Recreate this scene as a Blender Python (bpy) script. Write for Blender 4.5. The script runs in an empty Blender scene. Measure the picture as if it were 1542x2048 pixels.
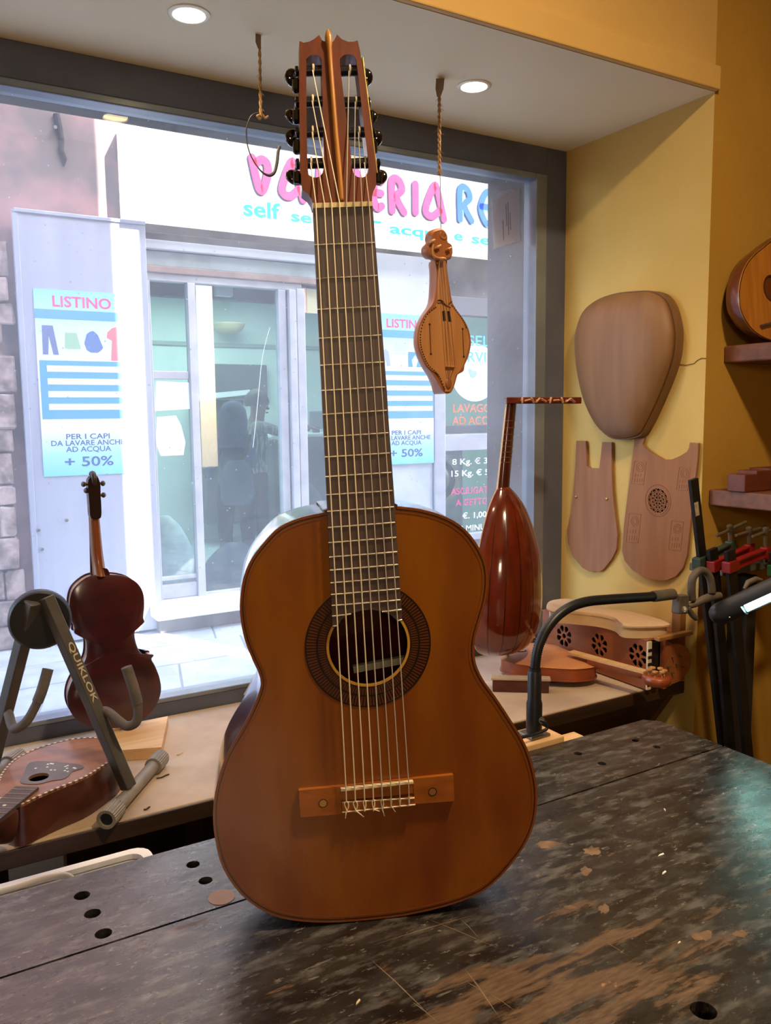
import bpy, bmesh, math, random
from mathutils import Vector as V, Matrix, noise
random.seed(4)
S = bpy.context.scene
COL = S.collection
PI = math.pi

# ---------------------------------------------------------------- camera
YAW, PIT, ROL, FPX, HC = math.radians(30.4), math.radians(6.6), math.radians(0.65), 1650.0, 1.47
fw = V((math.sin(YAW)*math.cos(PIT), math.cos(YAW)*math.cos(PIT), -math.sin(PIT)))
r0 = V((math.cos(YAW), -math.sin(YAW), 0)); d0 = fw.cross(r0)
RT = math.cos(ROL)*r0 + math.sin(ROL)*d0
DN = -math.sin(ROL)*r0 + math.cos(ROL)*d0
CAM = V((0, 0, HC))
cd = bpy.data.cameras.new('camera'); co = bpy.data.objects.new('camera', cd); COL.objects.link(co)
cd.sensor_fit = 'HORIZONTAL'; cd.sensor_width = 36; cd.lens = FPX/1542*36; cd.clip_start = .02; cd.clip_end = 100
m = Matrix((RT, -DN, -fw)).transposed().to_4x4(); m.translation = CAM
co.matrix_world = m
S.camera = co

# ---------------------------------------------------------------- sky, sun, lamps, exposure
S.view_settings.view_transform = 'Standard'; S.view_settings.look = 'None'
S.view_settings.gamma = 1; S.view_settings.use_curve_mapping = False
S.view_settings.exposure = 1.0
W = bpy.data.worlds.new('sky'); S.world = W; W.use_nodes = True
nt = W.node_tree
sk = nt.nodes.new('ShaderNodeTexSky'); sk.sky_type = 'NISHITA'; sk.sun_disc = False
sk.sun_elevation = math.radians(42); sk.sun_rotation = math.radians(150); sk.air_density = 1.0; sk.dust_density = 2.0
bg = nt.nodes['Background']; nt.links.new(sk.outputs[0], bg.inputs[0]); bg.inputs[1].default_value = 1.15
SUN_AZ = 0.5            # sideways shift per metre travelled towards the facade
sl = bpy.data.lights.new('sun', 'SUN'); so = bpy.data.objects.new('sun', sl); COL.objects.link(so)
sl.energy = 16; sl.angle = math.radians(.3); sl.color = (1, .96, .9)
sdir = V((-SUN_AZ, 1, 0)).normalized(); sdir = (sdir*math.cos(math.radians(42)) + V((0, 0, -1))*math.sin(math.radians(42)))
so.rotation_euler = sdir.to_track_quat('-Z', 'Y').to_euler(); so.location = (4, -6, 8)
def area(name, loc, target, sx, sy, power, color):
    l = bpy.data.lights.new(name, 'AREA'); l.shape = 'RECTANGLE'; l.size = sx; l.size_y = sy; l.energy = power; l.color = color
    o = bpy.data.objects.new(name, l); COL.objects.link(o); o.location = loc
    o.rotation_euler = (V(target)-V(loc)).to_track_quat('-Z', 'Y').to_euler(); return o
area('room_ceiling_light', (.88, .26, 2.74), (.88, .30, 0), .12, .12, 18, (1, .76, .48))
area('room_fill_light', (-.6, -1.2, 1.85), (.6, 1.6, 2.0), .3, .3, 5.5, (1, .78, .52))  # added fill light behind the camera, brightens soffit and fascia
area('shop_fill_light', (2.6, 7.6, 2.85), (2.6, 7.4, 0), 1.6, 1.2, 42, (.85, 1, .97))  # added fill light, lifts the tone of the shop interior

# ---------------------------------------------------------------- helpers
def ray(x, y): return fw + (x-771)/FPX*RT + (y-1024)/FPX*DN
def PX(x, y, v): d = ray(x, y); return CAM + d*(v/d.x)
def PY(x, y, v): d = ray(x, y); return CAM + d*(v/d.y)
def PZ(x, y, v): d = ray(x, y); return CAM + d*((v-HC)/d.z)
def PP(x, y, o, n): d = ray(x, y); return CAM + d*((o-CAM).dot(n)/d.dot(n))

WPOS = {}
def link(o, parent=None):
    COL.objects.link(o)
    if parent: o.parent = parent
    return o
def tag(o, label=None, cat=None, group=None, kind=None):
    for k, v in (('label', label), ('category', cat), ('group', group), ('kind', kind)):
        if v: o[k] = v
    return o
def thing(name, label, cat, loc, group=None):
    o = bpy.data.objects.new(name, None); o.empty_display_size = .05; link(o)
    o.location = loc; WPOS[o.name] = V(loc)
    return tag(o, label, cat, group)
def obj(name, bm, mt, parent=None, smooth=0, label=None, kind=None, normals=True):
    """bm holds world coordinates; smooth = angle in degrees (0 = flat)"""
    if normals: bmesh.ops.recalc_face_normals(bm, faces=bm.faces[:])
    me = bpy.data.meshes.new(name); 
    off = WPOS.get(parent.name, V((0, 0, 0))) if parent else None
    if parent is None:
        zs = [v.co for v in bm.verts]
        off = V((sum(v.x for v in zs)/len(zs), sum(v.y for v in zs)/len(zs), min(v.z for v in zs)))
    bm.transform(Matrix.Translation(-off))
    bm.to_mesh(me); bm.free()
    if smooth:
        me.polygons.foreach_set('use_smooth', [True]*len(me.polygons))
        if smooth < 180: me.set_sharp_from_angle(angle=math.radians(smooth))
    for q in (mt if isinstance(mt, (list, tuple)) else [mt]): me.materials.append(q)
    o = bpy.data.objects.new(name, me); link(o, parent)
    if parent is None: o.location = off
    WPOS[o.name] = off
    if label: o['label'] = label
    if kind: o['kind'] = kind
    return o
def struct(name, bm, mt, smooth=0): return obj(name, bm, mt, None, smooth, kind='structure')
def copy_tree(o, parent=None, d=V((0, 0, 0))):
    c = o.copy(); COL.objects.link(c); WPOS[c.name] = WPOS[o.name] + d
    if parent: c.parent = parent
    else: c.location = o.location + d
    for ch in list(o.children): copy_tree(ch, c, d)
    return c
B = bmesh.new
def box(bm, lo, hi, bev=0, M=None):
    lo, hi = V(lo), V(hi)
    vs = [bm.verts.new((x, y, z)) for x in (lo.x, hi.x) for y in (lo.y, hi.y) for z in (lo.z, hi.z)]
    fs = [bm.faces.new([vs[i] for i in f]) for f in ((0, 1, 3, 2), (4, 6, 7, 5), (0, 4, 5, 1), (2, 3, 7, 6), (0, 2, 6, 4), (1, 5, 7, 3))]
    if bev:
        es = list({e for f in fs for e in f.edges})
        r = bmesh.ops.bevel(bm, geom=es, offset=bev, segments=2, affect='EDGES', profile=.5)
        if M: vs = list({v for f in r['faces'] for v in f.verts} | {v for v in vs if v.is_valid})
    if M: bmesh.ops.transform(bm, matrix=M, verts=[v for v in vs if v.is_valid])
    return bm
def bx(lo, hi, bev=0, M=None): return box(B(), lo, hi, bev, M)
def prism(bm, pts, vec, taper=None):
    """pts: world points of one cap; vec extrudes the other; taper scales the far cap about its centre"""
    vec = V(vec); a = [bm.verts.new(p) for p in pts]
    c = sum((V(p) for p in pts), V())/len(pts)
    b = [bm.verts.new((c+(V(p)-c)*taper if taper else V(p))+vec) for p in pts]
    bm.faces.new(a); bm.faces.new(b[::-1]); n = len(a)
    for i in range(n): bm.faces.new((a[i], b[i], b[(i+1) % n], a[(i+1) % n]))
    return bm
def polyhole(bm, outer, holes, vec):
    es = []
    for loop in [outer]+holes:
        vs = [bm.verts.new(p) for p in loop]
        es += [bm.edges.new((vs[i], vs[(i+1) % len(vs)])) for i in range(len(vs))]
    r = bmesh.ops.triangle_fill(bm, edges=es, use_beauty=True)
    fs = [g for g in r['geom'] if isinstance(g, bmesh.types.BMFace)]
    e = bmesh.ops.extrude_face_region(bm, geom=fs)
    bmesh.ops.translate(bm, vec=V(vec), verts=[g for g in e['geom'] if isinstance(g, bmesh.types.BMVert)])
    return bm
def crom(pts, n=6, closed=True):
    pts = [V(p) for p in pts]; out = []; k = len(pts)
    for i in range(k if closed else k-1):
        if closed: p0, p1, p2, p3 = pts[i-1], pts[i], pts[(i+1) % k], pts[(i+2) % k]
        else: p0, p1, p2, p3 = pts[max(i-1, 0)], pts[i], pts[i+1], pts[min(i+2, k-1)]
        for j in range(n):
            t = j/n
            out.append(.5*((2*p1)+(p2-p0)*t+(2*p0-5*p1+4*p2-p3)*t*t+(3*p1-p0-3*p2+p3)*t**3))
    if not closed: out.append(pts[-1])
    return out
def tube(bm, pts, rad, n=10, cap=True, flat=None):
    pts = [V(p) for p in pts]; k = len(pts)
    rads = rad if isinstance(rad, (list, tuple)) else [rad]*k
    t = (pts[1]-pts[0]).normalized(); u = t.orthogonal().normalized(); rings = []
    for i, p in enumerate(pts):
        tt = (pts[min(i+1, k-1)]-pts[max(i-1, 0)])
        tt = tt.normalized() if tt.length > 1e-9 else t
        u = (u-tt*u.dot(tt)).normalized(); w = tt.cross(u)
        rings.append([bm.verts.new(p+(u*math.cos(2*PI*j/n)+w*math.sin(2*PI*j/n))*rads[i]) for j in range(n)])
    for a, b in zip(rings, rings[1:]):
        for j in range(n): bm.faces.new((a[j], a[(j+1) % n], b[(j+1) % n], b[j]))
    if cap: bm.faces.new(rings[0][::-1]); bm.faces.new(rings[-1])
    return bm
def tb(pts, rad, n=10): return tube(B(), pts, rad, n)
def loft(bm, rings, cap=True, closed=True):
    R = [[bm.verts.new(p) for p in r] for r in rings]; n = len(R[0])
    for a, b in zip(R, R[1:]):
        for j in range(n if closed else n-1): bm.faces.new((a[j], a[(j+1) % n], b[(j+1) % n], b[j]))
    if cap: bm.faces.new(R[0][::-1]); bm.faces.new(R[-1])
    return bm
def frame(o, x, y):
    x = V(x).normalized(); y = V(y); y = (y-x*y.dot(x)).normalized(); z = x.cross(y)
    m = Matrix((x, y, z)).transposed().to_4x4(); m.translation = V(o); return m
def lathe(bm, prof, M, n=24):
    """prof: (radius, height) along M's z"""
    return loft(bm, [[M @ V((max(r, 1e-4)*math.cos(2*PI*j/n), max(r, 1e-4)*math.sin(2*PI*j/n), h)) for j in range(n)] for r, h in prof])
def axisM(o, z): return frame(o, V(z).orthogonal(), V(z).cross(V(z).orthogonal()))
def cyl(bm, a, b, r, n=14, bev=0):
    a, b = V(a), V(b); L = (b-a).length; M = axisM(a, b-a)
    return lathe(bm, [(r-bev, 0), (r, bev), (r, L-bev), (r-bev, L)] if bev else [(r, 0), (r, L)], M, n)
def ringpts(M, rx, ry, n=32, z=0): return [M @ V((rx*math.cos(2*PI*j/n), ry*math.sin(2*PI*j/n), z)) for j in range(n)]
def annulus(bm, M, r1, r2, h, n=48, z=0, alt=False):
    pr = [(r1, z), (r2, z), (r2, z+h), (r1, z+h)]
    R = [[bm.verts.new(M @ V((r*math.cos(2*PI*j/n), r*math.sin(2*PI*j/n), q))) for j in range(n)] for r, q in pr]
    for i in range(4):
        a, b = R[i], R[(i+1) % 4]
        for j in range(n):
            f = bm.faces.new((a[j], a[(j+1) % n], b[(j+1) % n], b[j]))
            if alt: f.material_index = j % 2
    return bm
def offset_loop(pts, dist, nrm):
    """inward offset of a closed planar loop"""
    n = len(pts); out = []; c = sum(pts, V())/n
    area2 = sum(((pts[i]-c).cross(pts[(i+1) % n]-c)).dot(nrm) for i in range(n))
    s = 1 if area2 > 0 else -1
    for i in range(n):
        t = (pts[(i+1) % n]-pts[i-1]).normalized()
        out.append(pts[i]+nrm.cross(t)*dist*s)
    return out
def band(bm, a, b, vec):
    """solid band between two loops of equal length"""
    vec = V(vec); n = len(a)
    R = [[bm.verts.new(V(p)+o) for p in l] for l, o in ((a, V()), (b, V()), (b, vec), (a, vec))]
    for i in range(4):
        p, q = R[i], R[(i+1) % 4]
        for j in range(n): bm.faces.new((p[j], p[(j+1) % n], q[(j+1) % n], q[j]))
    return bm
def ribbon(bm, M, pts, w, h, n=5, smooth=True):
    """rounded stroke of width w along 2D points, raised by h along M's z"""
    p = [V((a, b, 0)) for a, b in pts]
    if smooth and len(p) > 2: p = crom(p, 6, False)
    L, R = [], []
    for i in range(len(p)):
        t = (p[min(i+1, len(p)-1)]-p[max(i-1, 0)]).normalized(); q = V((-t.y, t.x, 0))*w/2
        L.append(p[i]+q); R.append(p[i]-q)
    def cap(c, a, sgn):
        a0 = math.atan2(a.y, a.x)
        return [c+V((math.cos(a0-PI*k/n), math.sin(a0-PI*k/n), 0))*w/2 for k in range(1, n)]
    k = len(p)
    for i in range(k-1):
        prism(bm, [M @ q for q in (L[i], R[i], R[i+1], L[i+1])], M.to_3x3() @ V((0, 0, h)))
    t = (p[-1]-p[-2]).normalized()
    prism(bm, [M @ q for q in [L[-1]]+cap(p[-1], L[-1]-p[-1], 1)+[R[-1]]], M.to_3x3() @ V((0, 0, h)))
    prism(bm, [M @ q for q in [R[0]]+cap(p[0], R[0]-p[0], 1)+[L[0]]], M.to_3x3() @ V((0, 0, h)))
    return bm
def text(name, s, M, height, mt, parent, width=None, bold=0.0, ext=.0006, align='LEFT', label=None):
    c = bpy.data.curves.new('t', 'FONT'); c.body = s; c.size = 1; c.extrude = ext; c.offset = bold; c.resolution_u = 3
    o = bpy.data.objects.new('t', c); COL.objects.link(o); dg = bpy.context.evaluated_depsgraph_get()
    def ev(q):
        c.body = q; dg.update(); me = bpy.data.meshes.new_from_object(o.evaluated_get(dg)); bm = B(); bm.from_mesh(me); bpy.data.meshes.remove(me)
        return bm, max(v.co.x for v in bm.verts)
    ws = s.split(' '); parts = []
    for i, w in enumerate(ws):
        b1, x1 = ev(' '.join(ws[:i+1])); b2, x2 = ev(w); b1.free()
        for v in b2.verts: v.co.x += x1-x2
        parts.append(b2)
    bpy.data.objects.remove(o); bpy.data.curves.remove(c)
    xs = [v.co.x for b1 in parts for v in b1.verts]; x0, x1 = min(xs), max(xs)
    sy = height/.7; sx = width/(x1-x0) if width else sy
    dx = {'LEFT': 0, 'CENTER': -.5, 'RIGHT': -1}[align]*(x1-x0)*sx
    for bm in parts:
        for v in bm.verts: v.co = M @ V(((v.co.x-x0)*sx+dx, v.co.y*sy, v.co.z))
        r = obj(name, bm, mt, parent, normals=False, label=label)
    return r

# ---------------------------------------------------------------- materials
def C(h):
    h = h.lstrip('#'); c = [int(h[i:i+2], 16)/255 for i in (0, 2, 4)]
    return tuple(((x+.055)/1.055)**2.4 if x > .04045 else x/12.92 for x in c)+(1,)
def mat(name, c, c2=None, rough=.5, metal=0, sc=6, st=(1, 1, 1), rot=(0, 0, 0), det=5, lo=.35, hi=.65, bump=0, bsc=None, coat=0, crough=.08,
        em=0, emc=None, spec=.5, rv=0):
    m = bpy.data.materials.new(name); m.use_nodes = True; n = m.node_tree.nodes; l = m.node_tree.links
    b = n['Principled BSDF']; c = C(c) if isinstance(c, str) else tuple(c)+(1,)
    b.inputs['Base Color'].default_value = c; b.inputs['Roughness'].default_value = rough; b.inputs['Metallic'].default_value = metal
    b.inputs['Specular IOR Level'].default_value = spec
    b.inputs['Coat Weight'].default_value = coat; b.inputs['Coat Roughness'].default_value = crough
    if em:
        b.inputs['Emission Color'].default_value = C(emc) if emc else c; b.inputs['Emission Strength'].default_value = em
    if c2 or bump or rv:
        tc = n.new('ShaderNodeTexCoord'); mp = n.new('ShaderNodeMapping'); mp.inputs['Scale'].default_value = st
        mp.inputs['Rotation'].default_value = rot
        l.new(tc.outputs['Object'], mp.inputs[0])
        nz = n.new('ShaderNodeTexNoise'); nz.inputs['Scale'].default_value = sc; nz.inputs['Detail'].default_value = det
        l.new(mp.outputs[0], nz.inputs[0])
        if c2:
            rp = n.new('ShaderNodeValToRGB'); e = rp.color_ramp.elements
            e[0].position = lo; e[1].position = hi; e[0].color = c; e[1].color = C(c2) if isinstance(c2, str) else tuple(c2)+(1,)
            l.new(nz.outputs['Fac'], rp.inputs[0]); l.new(rp.outputs[0], b.inputs['Base Color'])
        if rv:
            mr = n.new('ShaderNodeMapRange'); mr.inputs[1].default_value = .3; mr.inputs[2].default_value = .7
            mr.inputs[3].default_value = rough-rv; mr.inputs[4].default_value = rough+rv
            l.new(nz.outputs['Fac'], mr.inputs[0]); l.new(mr.outputs[0], b.inputs['Roughness'])
        if bump:
            z2 = nz
            if bsc:
                z2 = n.new('ShaderNodeTexNoise'); z2.inputs['Scale'].default_value = bsc; z2.inputs['Detail'].default_value = 4; l.new(mp.outputs[0], z2.inputs[0])
            bp = n.new('ShaderNodeBump'); bp.inputs['Strength'].default_value = bump; bp.inputs['Distance'].default_value = .01
            l.new(z2.outputs['Fac'], bp.inputs['Height']); l.new(bp.outputs[0], b.inputs['Normal'])
    return m
def wood(name, a, b, axis='z', f=60, rough=.45, coat=0, bump=.05, lo=.3, hi=.7, **k):
    s = {'x': (.06, 1, 1), 'y': (1, .06, 1), 'z': (1, 1, .06)}[axis]
    return mat(name, a, b, rough, sc=f, st=s, det=6, lo=lo, hi=hi, bump=bump, coat=coat, **k)
def glass_mat(name, dust=.05, refl=.05, tint=(1, 1, 1), dcol=(.8, .85, .9), speck=0.0):
    m = bpy.data.materials.new(name); m.use_nodes = True; n = m.node_tree.nodes; l = m.node_tree.links; n.clear()
    out = n.new('ShaderNodeOutputMaterial'); tr = n.new('ShaderNodeBsdfTransparent'); tr.inputs[0].default_value = tint+(1,)
    gl = n.new('ShaderNodeBsdfGlossy'); gl.inputs['Roughness'].default_value = .01
    lw = n.new('ShaderNodeLayerWeight'); lw.inputs[0].default_value = .25
    mr = n.new('ShaderNodeMapRange'); mr.inputs[3].default_value = refl*.8; mr.inputs[4].default_value = .5; l.new(lw.outputs['Facing'], mr.inputs[0])
    mr.inputs[1].default_value = .35
    m1 = n.new('ShaderNodeMixShader'); l.new(mr.outputs[0], m1.inputs[0]); l.new(tr.outputs[0], m1.inputs[1]); l.new(gl.outputs[0], m1.inputs[2])
    df = n.new('ShaderNodeBsdfTranslucent'); df.inputs[0].default_value = dcol+(1,)
    tc = n.new('ShaderNodeTexCoord'); nz = n.new('ShaderNodeTexNoise'); nz.inputs['Scale'].default_value = 2.2; nz.inputs['Detail'].default_value = 7
    l.new(tc.outputs['Object'], nz.inputs[0])
    m2 = n.new('ShaderNodeMapRange'); m2.inputs[1].default_value = .3; m2.inputs[2].default_value = .75; m2.inputs[3].default_value = dust*.5; m2.inputs[4].default_value = dust*1.5
    l.new(nz.outputs['Fac'], m2.inputs[0]); fac = m2.outputs[0]
    if speck:
        vo = n.new('ShaderNodeTexVoronoi'); vo.inputs['Scale'].default_value = 34; l.new(tc.outputs['Object'], vo.inputs[0])
        m3 = n.new('ShaderNodeMapRange'); m3.inputs[1].default_value = .085; m3.inputs[2].default_value = .05; m3.inputs[3].default_value = 0; m3.inputs[4].default_value = speck
        l.new(vo.outputs['Distance'], m3.inputs[0]); ad = n.new('ShaderNodeMath'); ad.operation = 'ADD'; l.new(fac, ad.inputs[0]); l.new(m3.outputs[0], ad.inputs[1]); fac = ad.outputs[0]
    mx = n.new('ShaderNodeMixShader'); l.new(fac, mx.inputs[0]); l.new(m1.outputs[0], mx.inputs[1]); l.new(df.outputs[0], mx.inputs[2])
    l.new(mx.outputs[0], out.inputs[0]); return m

def paper_mat(name, c, f=.6):
    m = mat(name, c, None, .8); n = m.node_tree.nodes; l = m.node_tree.links
    t = n.new('ShaderNodeBsdfTranslucent'); t.inputs[0].default_value = C(c); x = n.new('ShaderNodeMixShader'); x.inputs[0].default_value = f
    l.new(n['Principled BSDF'].outputs[0], x.inputs[1]); l.new(t.outputs[0], x.inputs[2]); l.new(x.outputs[0], n['Material Output'].inputs[0]); return m
YW = mat('yellow_plaster', '#d4b468', '#caa95c', .75, sc=3, bump=.12, bsc=40)
YW2 = mat('shaded_yellow_plaster', '#b98c34', '#ae822c', .75, sc=3, bump=.12, bsc=40)  # yellow plaster with the shade of the room-side wall put into its colour
CEIL = mat('soffit_paint', '#f1e6c4', '#ece0ba', .8, sc=2, bump=.06, bsc=60)
FASC = mat('fascia_paint', '#d3ab62', '#cba25a', .6, sc=3, bump=.05, bsc=40)
FRM = mat('window_frame_paint', '#5d6172', '#525666', .5, sc=8, bump=.08, bsc=60)
BEAD = mat('frame_grey_metal', '#8b929c', '#7d848f', .35, .4, sc=10)
SHELFW = mat('raw_shelf_board', '#c2aa8e', '#a08870', .6, sc=5, det=8, bump=.06, bsc=50)
DARKW = wood('dark_bare_wood', '#3a2416', '#22150d', 'x', 40)
BLACK = mat('black_metal', '#17161a', '#201e20', .45, .2, sc=20)
CHROME = mat('bright_metal', '#c9c6bf', None, .25, .9)
BONE = mat('bone', '#e6d9bb', '#dccba6', .4, sc=40)
ROPE = mat('hemp_twine', '#b08a5c', '#8d6a42', .9, sc=200)
STEEL = mat('steel', '#8e8a82', '#77736c', .4, .8, sc=30)
# ================================================================ ROOM SHELL
ZS, ZSH, XR, YW_, YF = 2.235, .77, 1.745, 1.39, 1.90      # soffit, display shelf top, reveal, room-side wall plane, window frame plane
ZB = .8775                                                # bench top
FLOORM = wood('floor_boards', '#5a4630', '#3e2f20', 'x', 20)
struct('floor', bx((-1.7, -2.6, -.1), (2.95, 1.96, 0)), FLOORM)
struct('ceiling', bx((-1.7, -2.6, 2.8), (2.95, 1.40, 2.9)), YW)
struct('wall_left', bx((-1.8, -2.6, 0), (-1.7, 1.98, 2.8)), YW2)
struct('wall_right', bx((2.9, -2.6, 0), (3.0, 1.98, 2.8)), YW2)
struct('wall_back', bx((-1.8, -2.7, 0), (3.0, -2.6, 2.8)), YW2)
bm = bx((XR, YW_, 0), (2.9, 1.96, 2.8)); bm.faces.ensure_lookup_table()
for f in bm.faces: f.material_index = 0 if f.calc_center_median().x < XR+.01 else 1
struct('wall_front', bm, [YW, YW2])
bm = bx((-1.7, YW_, ZS), (XR, 1.96, 2.8)); bm.faces.ensure_lookup_table()
for f in bm.faces: f.material_index = 0 if f.calc_center_median().z < ZS+.01 else 1
struct('ceiling_soffit', bm, [CEIL, FASC])
struct('trim_1', bx((-1.7, YW_-.014, ZS+.001), (XR+.004, YW_+.002, ZS+.055), .003), FASC)
struct('wall_below_window', bx((-1.7, 1.80, 0), (XR, 1.96, ZSH-.03)), DARKW)
struct('wall_left_reveal', bx((-1.7, YW_, 0), (-1.5, 1.96, ZS)), YW)
# fine crack in the plaster beside the moulds
CRK = mat('plaster_crack', '#8a6a2c', None, .9)
p = [PX(x, y, XR-.0012) for x, y in ((1350, 728), (1372, 730), (1388, 727), (1394, 721), (1403, 716), (1412, 717))]
struct('trim_2', tb(p, .0011, 5), CRK)

# ---- window
win = struct('window_1', bx((XR-.075, YF, ZSH-.03), (XR, 1.96, ZS), .002), FRM)
obj('frame_rail', bx((-1.5, YF, ZS-.075), (XR-.075, 1.96, ZS), .002), FRM, win)
obj('frame_rail', bx((-1.5, YF, ZSH-.03), (XR-.075, 1.96, ZSH+.032), .002), FRM, win)
obj('frame_stile', bx((-1.5, YF, ZSH+.032), (-1.43, 1.96, ZS-.075), .002), FRM, win)
obj('glazing_bead', bx((XR-.115, YF-.002, ZSH+.032), (XR-.075, 1.955, ZS-.075), .003), BEAD, win, label='grey metal glazing bead')
obj('glazing_bead', bx((-1.43, YF-.002, ZS-.092), (XR-.115, 1.955, ZS-.075), .003), BEAD, win, label='grey metal glazing bead')
obj('glazing_bead', bx((-1.43, YF-.002, ZSH+.032), (XR-.115, 1.955, ZSH+.044), .003), BEAD, win, label='grey metal glazing bead')
GLASS = glass_mat('dusty_shop_window_glass', .10, .06, speck=.25)
obj('pane', bx((-1.43, 1.930, ZSH+.040), (XR-.105, 1.936, ZS-.082)), GLASS, win)

# ================================================================ STREET
OUT = mat('grey_stone_jamb', '#68625f', '#4e4a48', .85, sc=4, det=8, bump=.25, bsc=30)
bm = B()
box(bm, (-6, 1.965, 2.19), (3.037, 2.145, 7.5)); box(bm, (1.643, 1.965, 0), (3.037, 2.145, 2.19)); box(bm, (-6, 1.965, 0), (-1.5, 2.145, 2.19))
box(bm, (-1.5, 1.965, 0), (1.643, 2.145, .74)); box(bm, (3.037, 1.965, 0), (3.29, 2.145, .9)); box(bm, (3.29, 1.965, 0), (9, 2.145, 7.5))  # unseen thin upper wall and slot, shaped to let only a sun strip through
struct('wall_street_sun_slot', bm, OUT)
YO = 5.75
PLAST = mat('weathered_pink_plaster', '#b58a87', '#7f716e', .9, sc=2.6, det=10, lo=.40, hi=.60, bump=.5, bsc=7)
GREYST = mat('dirty_grey_stone', '#7d7975', '#4f4a47', .9, sc=3, det=9, bump=.4, bsc=12)
WHITEP = mat('white_painted_panel', '#d6d9dd', '#c9cdd2', .6, sc=3)
ALU = mat('white_aluminium', '#c3c4c8', '#b2b3b9', .35, .1, sc=8)
bm = B(); box(bm, (-4, YO, 0), (1.505, 6.0, 6.5)); struct('wall_opposite', bm, PLAST)
bm = B(); box(bm, (1.505, YO, 2.45), (9, 6.0, 6.5)); box(bm, (5.45, YO, 0), (9, 6.0, 2.45)); box(bm, (3.84, YO, 0), (5.45, 6.0, .40))
struct('wall_opposite_shopfront', bm, GREYST)
# stained masonry left of the steel panel: broken courses standing proud of the plaster
MAS = mat('stained_masonry', '#7d6a63', '#c0a79e', .95, sc=9, det=9, lo=.4, hi=.62, bump=.7, bsc=25)
st = struct('wall_opposite_masonry', bx((-1.2, YO-.03, 0), (.60, YO+.01, 2.60)), MAS)
z = 0.02
while z < 2.75:
    h = random.uniform(.12, .24); x = -.9
    while x < .55:
        w = random.uniform(.2, .42); x1 = min(x+w, .66+random.uniform(-.05, .03))
        bm = bx((x, YO-.05-random.uniform(0, .03), z), (x1-.012, YO, z+h-.012), .012)
        for v in bm.verts: v.co += V((random.uniform(-.008, .008), 0, random.uniform(-.008, .008)))
        obj('stone', bm, MAS, st); x += w
    z += h
# rusty crack and iron hook in the plaster
RUST = mat('rusty_iron', '#4b4346', '#2e2a2d', .9, sc=30)
hk = thing('iron_bracket', 'dark rusted iron strap bedded in pink plaster above the steel panel', 'bracket', PY(122, 262, YO))
p = [PY(x, y, YO-.012) for x, y in ((113, 228), (117, 250), (124, 280), (122, 300), (130, 318), (127, 333))]
obj('strap', tube(B(), p, [.02, .022, .014, .018, .014, .004], 8), RUST, hk)
obj('pin', cyl(B(), PY(111, 254, YO), PY(111, 254, YO-.05), .011), mat('pale_metal', '#cfc6bd', None, .4, .5), hk)
# pavement
PAV = mat('worn_flagstone', '#c6cacd', '#a4a8ac', .55, sc=3.5, det=8, bump=.2, bsc=18)
pv = struct('pavement', bx((-6, 1.9, -.12), (9, 6.0, -.006)), mat('paving_joint_grit', '#9a9c9d', '#88898a', .9, sc=30))
y = 2.16
while y < 5.72:
    dpt = min(random.uniform(.34, .5), 5.74-y); x = -1.0-random.uniform(0, .5)
    while x < 4.2:
        w = random.uniform(.45, .95)
        bm = bx((x+.006, y+.006, -.06), (x+w-.006, y+dpt-.006, random.uniform(-.001, .003)), .006)
        for v in bm.verts: v.co.x += (v.co.y-y)*.25
        obj('flagstone', bm, PAV, pv); x += w
    y += dpt

# ---- shop door and frames
X0, X1 = 1.505, 3.25
SGL = glass_mat('shop_glass', .05, .07, (.86, .95, .94), dcol=(.75, .85, .86))
dr = struct('door_1', bx((X0, YO-.02, 2.405), (2.66, YO+.06, 2.455), .004), ALU)
for lo, hi in (((1.79, YO-.03, .19), (1.845, YO+.05, 2.405)), ((2.47, YO-.02, .19), (2.53, YO+.05, 2.405)), ((2.545, YO-.05, .19), (2.60, YO+.04, 2.405)),
               ((2.615, YO-.03, .19), (2.68, YO+.05, 2.42)), ((X0, YO-.02, .19), (X0+.03, YO+.05, 2.405))):
    obj('stile', bx(lo, hi, .004), ALU, dr)
for lo, hi in (((X0+.03, YO, 1.745), (1.79, YO+.04, 1.80)), ((X0+.03, YO, .20), (1.79, YO+.04, .30)), ((1.845, YO+.005, .195), (2.47, YO+.035, .215)), ((X0+.03, YO, .33), (1.79, YO+.04, .36))):
    obj('rail', bx(lo, hi, .004), ALU, dr)
for lo, hi in (((X0+.03, YO+.018, .36), (1.79, YO+.024, 2.405)), ((1.845, YO+.018, .215), (2.47, YO+.024, 2.405)), ((2.68, YO+.018, .42), (X1, YO+.024, 2.42))):
    obj('pane', bx(lo, hi), SGL, dr)
obj('glass_scratch', tb(crom([PY(x, y, YO+.0165) for x, y in ((540, 655), (532, 682), (524, 720), (519, 768), (514, 820), (509, 868), (506, 895))], 4, False), .0022, 5), mat('scratched_glass', '#f4f6f6', None, .6), dr)
obj('step', bx((1.42, YO-.28, .115), (2.75, YO+.1, .197), .006), mat('pale_marble_step', '#f0f0f0', '#dfe0e2', .5, sc=4), dr, label='pale marble door step')
struct('trim_3', bx((1.46, YO-.18, 0), (2.72, YO+.05, .114), .01), GREYST)
struct('trim_4', bx((2.68, YO-.02, 0), (X1, YO+.1, .42), .005), GREYST)
# transom mouldings over the door
for i, (a, b_, yy, mm) in enumerate(((2.605, 2.665, .07, WHITEP), (2.665, 2.72, .03, GREYST), (2.50, 2.60, .03, mat('grey_green_fascia', '#a9b3b0', '#929c9a', .6, sc=6)),
                                     (2.455, 2.50, .045, mat('brown_wood_lintel', '#a58a7c', '#8d7466', .7, sc=10)))):
    struct('trim_%d' % (5+i), bx((X0-.03, YO-yy, a), (3.25, YO+.02, b_), .006), mm)
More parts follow.
